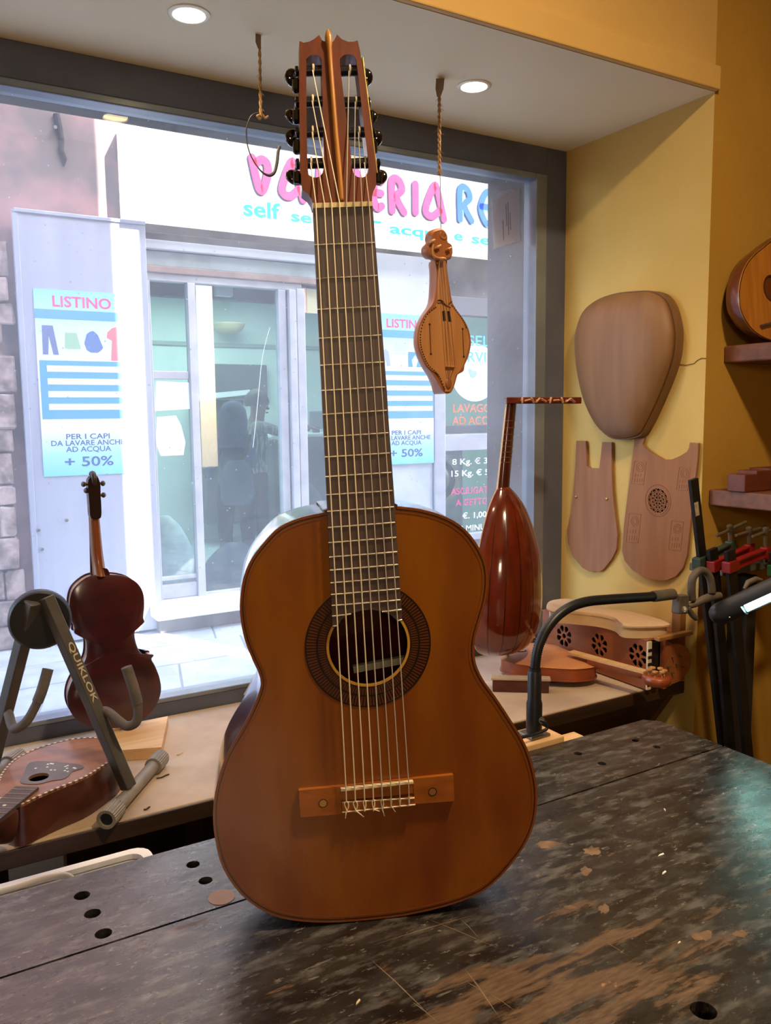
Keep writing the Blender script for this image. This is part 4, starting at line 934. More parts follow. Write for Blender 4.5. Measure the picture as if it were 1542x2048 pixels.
# ---- flat-backed lute lying on the shelf
z8 = lambda x, y: (x/4.283, 1420+y/4.283)
ZT = ZSH+.074; UP = V((0, 0, 1))
ml = thing('mandola', 'rope-bound flat wooden mandola lying face up on the shelf at the lower left', 'mandola', PZ(100, 1600, ZSH))
MTOP = wood('brown_mandola_top', '#a06f50', '#7c5038', 'x', 30, .35, .3, .02); MSIDE = wood('dark_mandola_side', '#5c2f22', '#42211a', 'x', 30, .3, .4, .02)
mo_ = [(150, 815), (320, 745), (520, 660), (720, 580), (885, 478), (975, 412), (1024, 352), (1012, 298), (960, 258), (810, 235), (640, 245), (480, 278), (330, 322), (180, 388), (90, 450), (10, 545), (-25, 640), (-30, 740)]
MO = crom([PZ(*z8(*q), ZT) for q in mo_], 4)
mh = PZ(*z8(333, 580), ZT)
hole = [V((mh.x+.017*math.cos(2*PI*k_/28), mh.y+.017*math.sin(2*PI*k_/28), ZT)) for k_ in range(28)]
obj('top', polyhole(B(), MO, [hole], (0, 0, -.004)), MTOP, ml)
mc = sum(MO, V())/len(MO)
obj('sides', loft(B(), [[p-UP*.004 for p in MO], [p-UP*.07 for p in MO], [mc+(p-mc)*.97-UP*.07 for p in MO], [mc+(p-mc)*.97-UP*.004 for p in MO]], cap=False), MSIDE, ml, 40)
obj('back', prism(B(), [p-UP*.0695 for p in MO], UP*-.003), MSIDE, ml)
ROPD, ROPL = mat('rope_binding_dark', '#6a4636', None, .5), mat('rope_binding_pale', '#d8c0a4', None, .5)
tot = [0]
for i in range(len(MO)): tot.append(tot[-1]+(MO[(i+1) % len(MO)]-MO[i]).length)
def along(s):
    s %= tot[-1]; i = max(j for j in range(len(MO)) if tot[j] <= s); t = (s-tot[i])/(tot[i+1]-tot[i]); return MO[i].lerp(MO[(i+1) % len(MO)], t)
bm = B(); NB = 260; pts = [along(tot[-1]*k_/NB) for k_ in range(NB)]; Pi_ = [p+UP*.0006 for p in pts]; pin_ = [p+UP*.0006 for p in offset_loop(pts, .004, UP)]
po_ = [p+UP*.0006-UP*.004 for p in pts]
for k_ in range(NB):
    a, b_ = k_, (k_+1) % NB
    for q in ((Pi_[a], Pi_[b_], pin_[b_], pin_[a]), (po_[a], po_[b_], Pi_[b_], Pi_[a])):
        f = bm.faces.new([bm.verts.new(p) for p in q]); f.material_index = (k_//2) % 2
obj('rope_binding', bm, [ROPD, ROPL], ml)
spl = crom([PZ(*z8(*q), ZT+.0012) for q in ((170, 610), (205, 545), (235, 470), (290, 440), (420, 440), (560, 452), (650, 462), (716, 478), (700, 500), (620, 525), (590, 560), (540, 590), (440, 605), (330, 632), (220, 632))], 3)
obj('scratchplate', polyhole(B(), spl, [[p+UP*.0012 for p in hole]], (0, 0, -.001)), mat('grey_scratchplate', '#6d6157', '#594f48', .4, sc=12), ml)
bm = B()
for x, y in ((410, 465), (435, 460), (452, 462), (405, 490), (437, 515), (470, 515), (560, 485), (578, 478), (575, 500), (555, 520), (580, 528), (632, 496), (645, 500), (305, 500)):
    q = PZ(*z8(x, y), ZT+.0013); lathe(bm, [(.0022, 0), (.0022, .0004), (0, .0005)], frame(q, (1, 0, 0), (0, 1, 0)), 8)
obj('pearl_dots', bm, mat('pearl', '#efe9e0', None, .3), ml, kind='stuff')
fa, fb_ = PZ(*z8(232, 655), ZT+.005), PZ(*z8(-60, 900), ZT+.005); dd = (fb_-fa).normalized(); ss = UP.cross(dd); fe = fa+dd*.27
obj('fingerboard', prism(B(), [fa+ss*.021, fa-ss*.021, fe-ss*.014, fe+ss*.014], UP*-.006), EBON, ml)
for k_ in range(12):
    c = fa+dd*(.012+.0165*k_)+UP*.0004; w = .0207-.0003*k_; obj('fret', tb([c-ss*w, c+ss*w], .0007, 6), FRET, ml)
for k_ in (3, 6): q = fa+dd*(.02+.0165*k_)+UP*.0001; obj('pearl_dot', lathe(B(), [(.003, 0), (.003, .0004), (0, .0005)], frame(q, dd, ss), 10), BONE, ml)
jn = fa+dd*.07
obj('neck', loft(B(), [[jn+dd*t+ss*w*math.cos(a)-UP*(.006+h*math.sin(a)) for a in [PI*j/10 for j in range(11)]] for t, w, h in ((0, .024, .06), (.02, .022, .05), (.05, .018, .02), (.20, .0145, .016))]), MSIDE, ml, 50)
head = fe; obj('headstock', bx((-.005, -.022, -.02), (.10, .022, -.004), .004, frame(head, dd, -ss)), MSIDE, ml)

# ---- shavings
for i, (x, y, l_, lab) in enumerate(((326, 1553, .013, 'dark curled shaving on the shelf right of the stand foot'), (294, 1617, .006, 'dark speck of wood near the shelf front edge'), (360, 1507, .007, 'pale chip on the shelf beside the guitar body'))):
    q = PZ(x, y, ZSH+.0018); o = obj('wood_shaving', tube(B(), crom([q+V((-l_, -.001, 0)), q+V((-l_*.3, -.003, .0004)), q+V((l_*.4, .001, .0006)), q+V((l_, .003, .0004))], 3, False), .0014, 5), CH if i == 2 else DARKW); tag(o, lab, 'shaving')

# ---- brown block behind the guitar's left waist
ob = obj('wooden_block', prism(B(), [V((.655, 1.795, ZSH+.001)), V((.78, 1.73, ZSH+.001)), V((.835, 1.83, ZSH+.001)), V((.71, 1.885, ZSH+.001))], (.006, .004, .05)), wood('brown_block_wood', '#7d5a40', '#64452f', 'y', 40)); tag(ob, 'brown wooden block on the shelf peeping out left of the guitar waist', 'block')

# ---- things in the gap between shelf and bench
TUBP = mat('white_plastic', '#e6e2da', None, .4)
tz = .83; q1 = PZ(304, 1707, tz); q0 = PZ(0, 1791, tz); tw = V((q1.x, 1.10, tz))
tu = thing('plastic_tub', 'white plastic tub with a rounded rim in the gap behind the bench at the left', 'tub', (q0.x, 1.17, .45))
xs0 = q0.x-.18
def rrect(x0, x1, y0, y1, r, z):
    out = []
    for cx, cy, a0 in ((x1-r, y1-r, 0), (x0+r, y1-r, PI/2), (x0+r, y0+r, PI), (x1-r, y0+r, 1.5*PI)): out += [V((cx+r*math.cos(a0+k_*PI/8), cy+r*math.sin(a0+k_*PI/8), z)) for k_ in range(5)]
    return out
y0t, y1t = 1.10, q1.y+.03
obj('basin', loft(B(), [rrect(xs0+.03, q1.x-.03, y0t+.01, y1t-.02, .02, .45), rrect(xs0+.008, q1.x-.008, y0t+.003, y1t-.008, .02, tz-.01), rrect(xs0+.014, q1.x-.014, y0t+.009, y1t-.014, .018, tz-.01), rrect(xs0+.034, q1.x-.034, y0t+.014, y1t-.024, .018, .46)]), TUBP, tu, 40)
obj('rim', band(B(), rrect(xs0, q1.x, y0t, y1t, .024, tz), rrect(xs0+.014, q1.x-.014, y0t+.012, y1t-.014, .018, tz), (0, 0, -.008)), TUBP, tu)
obj('handle', tb(crom([PZ(0, 1782, tz+.012), PZ(40, 1771, tz+.018), PZ(85, 1757, tz+.022), PZ(125, 1751, tz+.02), PZ(142, 1757, tz+.006)], 4, False), .005, 8), TUBP, tu, 60)
c = PZ(95, 1770, .70); a = .25
cb = obj('cardboard_box', prism(B(), [V((c.x-.05, c.y+.10, .50)), V((c.x+.045, c.y+.13, .50)), V((c.x+.06, c.y+.20, .50)), V((c.x-.035, c.y+.18, .50))], (0, 0, .212)), mat('grey_card', '#b9b5a6', '#a39f90', .8, sc=6)); tag(cb, 'small pale cardboard box standing in the dark gap behind the white tub', 'box')
# ================================================================ RED LUTE SEEN FROM THE BACK
YL = 1.70; lb, lt_ = PY(988, 1306, YL), PY(1004, 972, YL)
vdl = (lb-CAM); vdl.z = 0; vdl.normalize(); rvl = V((vdl.y, -vdl.x, 0)); thl = math.radians(60)
nS = vdl*math.cos(thl)-rvl*math.sin(thl); tS = vdl*math.sin(thl)+rvl*math.cos(thl); axl = (lt_-lb); HL = axl.length
RIB = wood('red_brown_lute_rib', '#6b2410', '#4c160a', 'z', 50, .14, .8, .0); FIL = mat('dark_rib_line', '#2c0c06', None, .3, coat=.5)
lu = thing('lute', 'glossy red-brown lute with bent-back pegbox seen from its ribbed back', 'lute', PY(1012, 1306, YL))
prof = [(0, .0), (.006, .030), (.02, .058), (.07, .092), (.16, .111), (.27, .118), (.40, .118), (.53, .112), (.645, .102), (.775, .083), (.905, .055), (1.0, .0175)]
pf = crom([V((a, b_, 0)) for a, b_ in prof], 3, False)
def lp(s, a, ph, k=1): return lb+axl*s+tS*a*k*math.cos(ph)-nS*a*k*math.sin(ph)
NS = 9
for i in range(NS):
    p0, p1 = PI*i/NS+.012, PI*(i+1)/NS-.012; rg = []
    for v in pf:
        phs = [p0+(p1-p0)*j/5 for j in range(6)]
        rg.append([lp(v.x, max(v.y, .001), q) for q in phs]+[lp(v.x, max(v.y, .001)-.0025 if v.y > .005 else .0005, q) for q in phs[::-1]])
    obj('rib', loft(B(), rg), RIB, lu, 50)
rg = [[lp(v.x, max(v.y-.0007, .0004), PI*j/36) for j in range(37)]+[lp(v.x, max(v.y-.003, .0002), PI*j/36) for j in range(36, -1, -1)] for v in pf]
obj('rib_lines', loft(B(), rg), FIL, lu, 50)
obj('soundboard', prism(B(), [lb+axl*v.x+tS*v.y+nS*.0005 for v in pf]+[lb+axl*v.x-tS*v.y+nS*.0005 for v in pf[::-1]], nS*.0025), wood('pale_lute_top', '#d2a25c', '#bb8742', 'z', 60), lu)
nt0, nt1 = PY(1004, 976, YL), PY(1021, 806, YL); axn = nt1-nt0
NKW = wood('dark_red_neck', '#4c1a12', '#35100b', 'z', 90, .25, .5)
obj('neck', loft(B(), [[nt0+axn*s+tS*w*math.cos(a)-nS*h*math.sin(a) for a in [PI*j/10 for j in range(11)]] for s, w, h in ((-.03, .021, .019), (.3, .020, .017), (1.03, .0175, .015))]), NKW, lu, 50)
obj('fingerboard', prism(B(), [nt0-axn*.04+tS*.0215, nt0-axn*.04-tS*.0215, nt1+axn*.02-tS*.018, nt1+axn*.02+tS*.018], nS*.005), mat('pale_edge_board', '#d0b48c', None, .4), lu)
GUT = mat('gut_fret', '#6e4a38', None, .5)
for k_ in range(8):
    s = 1-2**(-(k_+1)/12)*1; s = .88-1.55*s
    if s < .02: continue
    obj('gut_fret', tb([nt0+axn*s+tS*(.0205-.003*s)*math.cos(a)-nS*(.0182-.002*s)*math.sin(a) for a in [PI*j/12 for j in range(13)]], .0007, 5), GUT, lu)
pa, pb = PY(1013, 801, YL-.004), PY(1159, 801, 1.62); dpx = (pb-pa).normalized(); ups = V((0, 0, 1))-dpx*dpx.z; ups.normalize(); sd = dpx.cross(ups)
PBX = wood('red_pegbox', '#6a2618', '#50190f', 'x', 60, .3, .4)
Lp = (pb-pa).length
obj('pegbox', bx((-.004, -.0085, -.016), (Lp, .0085, .016), .002, frame(pa, dpx, ups)), PBX, lu)
TANP = wood('tan_pegs', '#c48d56', '#a8743f', 'z', 60, .4)
for k_, t in enumerate((.17, .24, .31, .38, .46, .55, .63, .71, .79, .85)):
    s_ = 1 if k_ < 10 else -1; c = pa+dpx*Lp*t; o_ = c-sd*.016 if (c-sd*.016-CAM).length < (c+sd*.016-CAM).length else c+sd*.016
    d = (o_-c).normalized(); bm = cyl(B(), o_, o_+d*.008, .0022, 8)
    tilt = (ups*math.cos(k_*1.3)+dpx*math.sin(k_*1.3)); M = frame(o_+d*.013, tilt, d)
    loft(bm, [[M @ V((x_, r_*math.cos(2*PI*j/8)*1.3, r_*.55*math.sin(2*PI*j/8))) for j in range(8)] for x_, r_ in ((-.009, .001), (-.006, .005), (0, .0042), (.006, .005), (.009, .001))])
    obj('peg', bm, TANP, lu, 50)
# dowel foot under the lute, stop block in front
dwl = PY(1012, 1306, YL); q = V((dwl.x, YL-.005, ZSH))
ls = thing('lute_rest', 'slim upright wooden dowel on a small base under the red lute', 'stand', q)
obj('dowel', cyl(B(), q+V((0, 0, .008)), V((q.x, q.y, PY(1012, 1300, YL).z-.001)), .0055, 12), PINE, ls, 40)
obj('base', bx((q.x-.016, q.y-.016, ZSH), (q.x+.016, q.y+.016, ZSH+.008), .002), PINE, ls)
e0, e1 = PZ(985, 1384, ZSH), PZ(1098, 1387, ZSH); dn = (e1-e0).normalized(); pn_ = V((-dn.y, dn.x, 0))
M = frame(e0, dn, pn_); Lb = (e1-e0).length
sb = thing('stop_block', 'dark red wooden block with a worn pale top in front of the red lute', 'block', e0)
obj('block', bx((0, 0, 0), (Lb, .024, .032), .002, M), wood('dark_red_block', '#5c2114', '#3d140c', 'x', 40), sb)
obj('top_strip', bx((-.004, -.003, .032), (Lb+.004, .024, .038), .001, M), SHELFW, sb)

# ================================================================ VIOLA-LIKE INSTRUMENT LYING ON THE SHELF
z5 = lambda x, y: (960+x/2.65, 1100+y/2.65)
ZV = ZSH+.052
vi = thing('pear_fiddle', 'unvarnished orange-brown pear-shaped fiddle lying face up on the shelf right of the lute', 'fiddle', PZ(1110, 1340, ZSH))
VT = wood('orange_spruce_top', '#c98a58', '#b87544', 'x', 30, .5); VS = wood('red_brown_fiddle_side', '#9a4a24', '#7e3718', 'x', 30, .35, .2)
vp = [(105, 570), (135, 535), (200, 505), (290, 492), (380, 500), (450, 525), (530, 560), (600, 590), (622, 606), (600, 622), (520, 632), (430, 630), (320, 622), (220, 608), (140, 592)]
VP_ = crom([PZ(*z5(*q), ZV) for q in vp], 4); vpc = sum(VP_, V())/len(VP_)
obj('top', loft(B(), [VP_, [vpc+(p-vpc)*.85+UP*.004 for p in VP_], [vpc+(p-vpc)*.4+UP*.007 for p in VP_]]), VT, vi, 60)
VI2 = [vpc+(p-vpc)*.975 for p in VP_]
obj('sides', loft(B(), [[p-UP*.0005 for p in VI2], [p-UP*.030 for p in VI2]]), VS, vi, 50)
obj('back', loft(B(), [[p-UP*.030 for p in VP_], [p-UP*.034 for p in VP_], [vpc+(p-vpc)*.7-UP*.046 for p in VP_], [vpc+(p-vpc)*.5-UP*.0515 for p in VP_]]), VS, vi, 60)
fh = crom([PZ(*z5(*q), ZV+.0055) for q in ((160, 533), (185, 538), (215, 540), (242, 538), (240, 532))], 4, False)
obj('soundhole_slot', tube(B(), fh, [.001]+[.0022]*(len(fh)-2)+[.001], 6), mat('soundhole_black', '#140a06', None, .8), vi)
f0, f1_ = PZ(*z5(480, 535), ZV+.022), PZ(*z5(878, 640), ZV+.022); dF = (f1_-f0).normalized(); sF = UP.cross(dF)
obj('fingerboard', prism(B(), [f0+sF*.014, f0-sF*.014, f1_-sF*.010, f1_+sF*.010], UP*-.006), wood('pale_boxwood', '#d9b079', '#c89a60', 'x', 60), vi)
obj('neck', loft(B(), [[f0+dF*t+sF*w*math.cos(a)-UP*(.006+h*math.sin(a)) for a in [PI*j/10 for j in range(11)]] for t, w, h in (((f1_-f0).length*.28, .015, .030), ((f1_-f0).length*.4, .0135, .022), ((f1_-f0).length, .0105, .016))]), VS, vi, 50)
hc = f1_+dF*.030-UP*.016
M = frame(hc, dF, sF)
obj('head', loft(B(), [ringpts(M, r_*1.15, r_, 20, z_) for r_, z_ in ((.016, -.012), (.027, -.010), (.031, -.002), (.031, .008), (.027, .012))]), VS, vi, 50)
for a in (-2.3, -1.2, -.3, .6, 1.6, 2.6):
    c = M @ V((.019*math.cos(a), .017*math.sin(a), .012)); bm = cyl(B(), c, c+UP*.008, .0022, 8)
    M3 = frame(c+UP*.013, dF*math.cos(a)+sF*math.sin(a), UP); lathe(bm, [(.002, -.003), (.0068, -.002), (.0075, 0), (.0068, .002), (.002, .003)], M3 @ Matrix.Rotation(PI/2, 4, 'X'), 10); obj('peg', bm, TANP, vi, 50)
tl_ = PZ(*z5(290, 460), ZV+.012); obj('tailpiece_button', cyl(B(), PZ(*z5(262, 470), ZV+.004), tl_, .004, 8), TANP, vi)

# ================================================================ FLOWER-PIERCED BOX INSTRUMENT, PALE BODY ON TOP, POST BEHIND
XB = 1.592
hb = thing('pierced_psaltery', 'orange-brown wooden box instrument pierced with three flower rosettes on the shelf by the yellow wall', 'psaltery', (1.66, 1.6, ZSH))
HBW = wood('orange_brown_panel', '#a05c34', '#8a4a28', 'y', 40, .45, .1)
ya, yb = PX(1085, 1240, XB).y, 1.418; zb0, zb1 = ZSH+.004, PX(1128, 1243, XB).z+.012
fl = []
for x, y in ((1128, 1272), (1198, 1290), (1275, 1311)):
    c = PX(x, y, XB); fl.append(ringpts(frame(c, (0, 1, 0), (0, 0, 1)), .0072, .0072, 12))
    for k_ in range(8):
        a = 2*PI*k_/8+PI/8; e = lambda r_, o_: c+V((0, r_*math.cos(a)-o_*math.sin(a), r_*math.sin(a)+o_*math.cos(a)))
        fl.append([e(.0112, 0), e(.0163, .0040), e(.0243, .0083), e(.029, .0057), e(.0312, 0), e(.029, -.0057), e(.0243, -.0083), e(.0163, -.0040)])
obj('front_panel', polyhole(B(), [V((XB, ya, zb0)), V((XB, ya, zb1)), V((XB, yb, zb1)), V((XB, yb, zb0))], fl, (.004, 0, 0)), HBW, hb)
obj('back_panel', bx((XR-.012, yb, zb0), (XR-.008, ya, zb1)), HBW, hb)
obj('bottom', bx((XB+.004, yb, zb0), (XR-.012, ya, zb0+.004)), HBW, hb); obj('lid', bx((XB-.002, yb, zb1), (XR-.008, ya+.002, zb1+.004), .001), HBW, hb)
obj('inner_shade_sheet', bx((XB+.03, yb+.01, zb0+.005), (XB+.034, ya-.01, zb1-.002)), mat('inside_shade_black', '#0c0806', None, .9), hb)  # black sheet stands in for the shade behind the flower holes
obj('end_block', bx((XB+.004, ya-.02, zb0+.004), (XR-.012, ya, zb1)), HBW, hb)
zc = (zb0+zb1)/2-.004
dk = [V((XB+.045, 1.398, zb0-.002)), V((XB+.045, 1.398, zb1+.002))]+[V((XB+.075+.07*math.cos(a), 1.398, zc+.052*math.sin(a))) for a in [PI/2-PI*k_/14 for k_ in range(15)]]
obj('head_board', prism(B(), dk, (0, .016, 0)), HBW, hb)
obj('checker_strip', bx((XB-.001, 1.412, zb0), (XB+.012, 1.4175, zb1)), BONE, hb)
bm = B()
for k_ in range(6): box(bm, (XB-.0015, 1.4115, zb0+.008+k_*.018), (XB+.0125, 1.412, zb0+.016+k_*.018))
obj('checker_squares', bm, mat('checker_dark', '#241009', None, .5), hb, kind='stuff')
obj('pin_slot', bx((XB+.018, 1.410, zb0+.004), (XB+.034, 1.4175, zb1-.004)), mat('slot_dark', '#1a0c07', None, .7), hb)
for k_, (dx, dz) in enumerate(((.07, .02), (.085, .0), (.07, -.02), (.10, .018), (.11, -.012), (.055, -.002))): obj('tuning_pin', cyl(B(), V((XB+dx, 1.398, zc+dz)), V((XB+dx, 1.390, zc+dz)), .0022, 8), STEEL, hb)

PALE = wood('pale_unfinished_maple', '#cfae84', '#bd9a70', 'y', 25, .65)
un = thing('unfinished_body', 'pale unvarnished waisted instrument body lying on top of the flower-pierced box', 'instrument body', (1.66, 1.6, zb1+.004))
zt = zb1+.036
up_ = [(352, 300), (372, 272), (430, 262), (520, 268), (610, 290), (690, 318), (760, 326), (850, 345), (930, 365), (1008, 392), (985, 402), (940, 405), (850, 408), (760, 402), (720, 372), (640, 350), (540, 338), (440, 330), (375, 325)]
UO = crom([PZ(*z5(*q), zt) for q in up_], 3)
lim = XR-.006
UO = [V((min(p.x, lim), p.y, p.z)) for p in UO]; uc = sum(UO, V())/len(UO)
obj('plate', loft(B(), [[uc+(p-uc)*.93+UP*.005 for p in UO], [p+UP*.001 for p in UO], [p-UP*.003 for p in UO]]), PALE, un, 50)
UI = [uc+(p-uc)*.95 for p in UO]
obj('ribs', loft(B(), [[p-UP*.003 for p in UI], [p-UP*.0315 for p in UI]]), wood('pale_ribs', '#d8b98e', '#c5a274', 'y', 25, .65), un, 50)
po = thing('wooden_post', 'upright wooden post with a crosspiece at the right end of the display shelf', 'post', (1.715, 1.40, zb1))
c = PX(1352, 1240, 1.70)
obj('upright', bx((1.70, c.y-.014, zb1+.005), (1.722, c.y+.014, PX(1352, 1206, 1.70).z), .002), wood('brown_post', '#9a6a3a', '#835628', 'z', 40), po)
obj('crosspiece', bx((1.60, 1.385, zb1+.0052), (1.725, 1.403, zb1+.016), .002), wood('brown_cross', '#a8743f', '#8c5c2e', 'x', 40), po)

# ================================================================ ON THE YELLOW REVEAL WALL
CED = wood('reddish_cedar', '#9c693f', '#8c5b34', 'z', 40, .6); MOLDW = wood('dusty_brown_mould', '#8c6540', '#785330', 'z', 25, .55, 0, .05)
z3 = lambda x, y: (1110+x/3.303, 560+y/3.303)
xw = XR-.003
mp_ = [(140, 420), (150, 320), (190, 210), (270, 135), (400, 88), (540, 72), (640, 72), (715, 105), (765, 180), (795, 300), (800, 390), (785, 520), (740, 660), (660, 850), (600, 970), (550, 1035), (430, 1056), (350, 1035), (270, 950), (200, 800), (155, 600)]
MP0 = [PX(*z3(*q), XR-.03) for q in mp_]; MPs = crom(MP0, 4); mpc = sum(MPs, V())/len(MPs)
lm = thing('lute_mould', 'big brown egg-shaped wooden lute mould hanging high on the yellow wall', 'mould', V((xw, mpc.y, min(p.z for p in MPs))))
MN = V((-1, 0, 0))
rg = []
for s, d in ((1, .0), (1.0, .028)): rg.append([mpc+(p-mpc)*s+MN*(d-.028) for p in MPs])
obj('rim', loft(B(), rg), wood('dark_mould_rim', '#7c5836', '#68482a', 'z', 30, .6), lm, 50)
rg = []
for k_ in range(9):
    t = PI/2*k_/8; rg.append([mpc+(p-mpc)*max(.985*math.cos(t)**.75, .03)+MN*(.001+.050*math.sin(t)) for p in MPs])
obj('dome', loft(B(), rg), MOLDW, lm, 180)
def wallboard(name, label, pts, mm, th=.008, n=2, holes=[]):
    P_ = [PX(*z3(*q), xw-th) for q in pts]; P_ = crom(P_, n) if n > 1 else P_
    t = thing(name, label, 'soundboard', V((xw, sum(p.y for p in P_)/len(P_), min(p.z for p in P_))))
    return t, obj('board', polyhole(B(), P_, holes, (th-.0005, 0, 0)), mm, t)
l1 = [(140, 1062), (203, 1064), (207, 1160), (210, 1230), (235, 1243), (292, 1243), (300, 1180), (312, 1070), (373, 1072), (374, 1250), (380, 1400), (395, 1550), (413, 1680), (405, 1780), (370, 1850), (320, 1910), (293, 1930), (275, 1922), (250, 1928), (225, 1926), (180, 1900), (120, 1830), (85, 1740), (80, 1660), (105, 1540), (125, 1350), (135, 1200)]
t, _b = wallboard('lyre_soundboard', 'smaller reddish two-horned lyre board with two screws on the yellow wall', l1, mat('red_cedar_board', '#9a6a48', '#8c5c3c', .65, sc=8, st=(1, 6, .5)), n=1)
for x, y in ((142, 1432), (345, 1447)):
    q = PX(*z3(x, y), xw-.008); obj('screw', lathe(B(), [(.004, 0), (.0045, .003), (.003, .0045), (0, .005)], axisM(q, MN), 12), BRASS, t, 60)
l2 = [(527, 1042), (590, 1046), (578, 1085), (600, 1115), (660, 1155), (715, 1186), (770, 1186), (830, 1160), (870, 1135), (885, 1110), (890, 1074), (948, 1078), (940, 1200), (925, 1320), (905, 1480), (890, 1640), (870, 1820), (845, 1900), (800, 1955), (740, 1982), (670, 1984), (590, 1965), (510, 1915), (460, 1855), (442, 1790), (455, 1620), (480, 1420), (505, 1220)]
rc = PX(*z3(680, 1458), xw-.008)
hr_ = .036
t, _b = wallboard('lyre_soundboard', 'larger reddish lyre board with a pierced round rosette on the yellow wall', l2, CED, n=1, holes=[[rc+V((0, hr_*math.cos(2*PI*k_/32), hr_*math.sin(2*PI*k_/32))) for k_ in range(32)]])
MR = frame(rc, (0, -1, 0), (0, 0, 1))
obj('rosette_back', lathe(B(), [(hr_, -.006), (hr_, -.0055)], MR, 32), mat('rosette_dark', '#2e1408', None, .9), t)
bm = B(); annulus(bm, MR, hr_-.003, hr_+.001, .0012, 32, 0); annulus(bm, MR, .014, .0165, .002, 24, -.002); annulus(bm, MR, .025, .027, .002, 24, -.002)
for k_ in range(12):
    a = 2*PI*k_/12; annulus(bm, MR @ Matrix.Translation((.0275*math.cos(a), .0275*math.sin(a), -.002)), .0052, .0072, .002, 10)
    annulus(bm, MR @ Matrix.Translation((.0185*math.cos(a+.26), .0185*math.sin(a+.26), -.002)), .0030, .0046, .002, 8)
for k_ in range(6):
    a = 2*PI*k_/6; annulus(bm, MR @ Matrix.Translation((.008*math.cos(a), .008*math.sin(a), -.002)), .0042, .006, .002, 10)
obj('rosette_tracery', bm, CED, t, kind='stuff')
obj('rosette_line', annulus(B(), MR, hr_+.006, hr_+.0075, .0004, 40, 0), mat('burnt_line', '#7a4228', None, .8), t)
BURN = mat('faint_burnt_line', '#8c5034', None, .8)
for (x, y, w, h) in ((555, 1270, 78, 150), (848, 1310, 72, 150), (520, 1635, 78, 190), (800, 1685, 78, 190)):
    bm = B(); 
    def seg(a, b_): tube(bm, [PX(*z3(*a), xw-.0082), PX(*z3(*b_), xw-.0082)], .0006, 4)
    x0, x1, y0, y1 = x-w/2, x+w/2, y-h/2, y+h/2; sk_ = 10
    seg((x0+sk_, y0), (x1+sk_, y0+8)); seg((x1+sk_, y0+8), (x1-sk_, y1+8)); seg((x1-sk_, y1+8), (x0-sk_, y1)); seg((x0-sk_, y1), (x0+sk_, y0))
    for r_ in (26, 15): 
        pts = [(x+8+r_*math.cos(2*PI*k_/10), y-h*.22+r_*1.2*math.sin(2*PI*k_/10)) for k_ in range(11)]
        for a, b_ in zip(pts, pts[1:]): seg(a, b_)
    for k_ in range(3): seg((x-22+k_*18, y+h*.08), (x-26+k_*18, y+h*.2))
    for k_ in range(4): seg((x-26+k_*16, y+h*.28), (x-29+k_*16, y+h*.44))
    obj('stamped_panel', bm, BURN, t, kind='stuff')

# ================================================================ CLAMPS AGAINST THE RIGHT WALL
RED, GRN = mat('red_clamp_paint', '#8c1512', '#74100d', .4, sc=20), mat('dark_green_clamp_paint', '#2f3f30', '#263327', .5, sc=20)
BARB = mat('black_steel_bar', '#171310', '#221c17', .5, .4, sc=20); OLDS = mat('old_steel_spindle', '#6f6048', '#594c38', .5, .6, sc=30)
def clamp(label, top, bot, w, col, head, tip, Yc, spindle, handle, low=.12, group=None):
    a = PY(*top, Yc); b_ = PY(*bot, Yc); d = (a-b_).normalized(); b2 = a-d*((a.z-low)/d.z); sd_ = V((0, 1, 0)).cross(d).normalized()
    t = thing('bar_clamp', label, 'clamp', b2)
    M = frame((a+b2)/2, d, sd_); L = (a-b2).length/2
    obj('bar', bx((-L, -w/2, -.005), (L, w/2, .005), .001, M), BARB, t)
    h = PY(*head, Yc); e = PY(*tip, Yc+.03); dr_ = (e-h).normalized(); upc = (V((0, 0, 1))-dr_*dr_.z).normalized(); s2 = dr_.cross(upc)
    La = (e-h).length
    bm = bx((-w*.75, -.013, -.011), (w*.8, .013, .011), .002, frame(h, dr_, upc)); obj('jaw_head', bm, col, t)
    bm = B(); box(bm, (w*.8-.002, .006, -.008), (La, .011, .008), .001, frame(h, dr_, upc)); box(bm, (w*.8-.002, -.011, -.008), (La*.97, -.007, .008), .001, frame(h, dr_, upc))
    box(bm, (w*.8-.002, -.007, -.0025), (La*.97, .006, .0025), 0, frame(h, dr_, upc)); obj('jaw_arm', bm, col, t)
    obj('nose', bx((La-.014, -.016, -.010), (La+.008, .014, .010), .003, frame(h, dr_, upc)), col, t)
    q = h+dr_*(La-.003); 
    if spindle:
        k_ = q+upc*spindle; bm = cyl(B(), q-upc*.03, k_, .0055, 10, .001); obj('spindle', bm, OLDS, t, 40)
        hv = V(handle).normalized(); sp_ = obj('handle', cyl(B(), k_-hv*.055-upc*.008, k_+hv*.045-upc*.008, .0042, 10, .001), OLDS, t, 40)
        lathe_ = lathe(B(), [(.006, -.016), (.008, -.012), (.008, .002), (.004, .005)], axisM(k_, upc), 12); obj('spindle_head', lathe_, OLDS, t, 40)
    return t
clamp('tall black bar clamp with a dark green jaw, leftmost of the clamps', (1386, 958), (1446, 1500), .0245, GRN, (1400, 1124), (1462, 1092), 1.255, .05, (-.95, .1, -.28))
clamp('black bar clamp with a red jaw, next to the green-jawed clamp', (1424, 1097), (1461, 1497), .0285, RED, (1430, 1130), (1500, 1098), 1.232, .052, (-.97, .1, -.15))
clamp('black bar clamp with a red jaw, right one of the two red', (1459, 1100), (1495, 1506), .029, RED, (1461, 1132), (1532, 1104), 1.205, .058, (-.97, .1, -.2))
q = PY(1386, 1020, 1.249)
lab_ = bx((-.016, -.0065, 0), (.016, .0065, .0006), 0, frame(PY(1394, 1018, 1.2488), PY(1391, 995, 1.2488)-PY(1395, 1030, 1.2488), (1, 0, 0)))
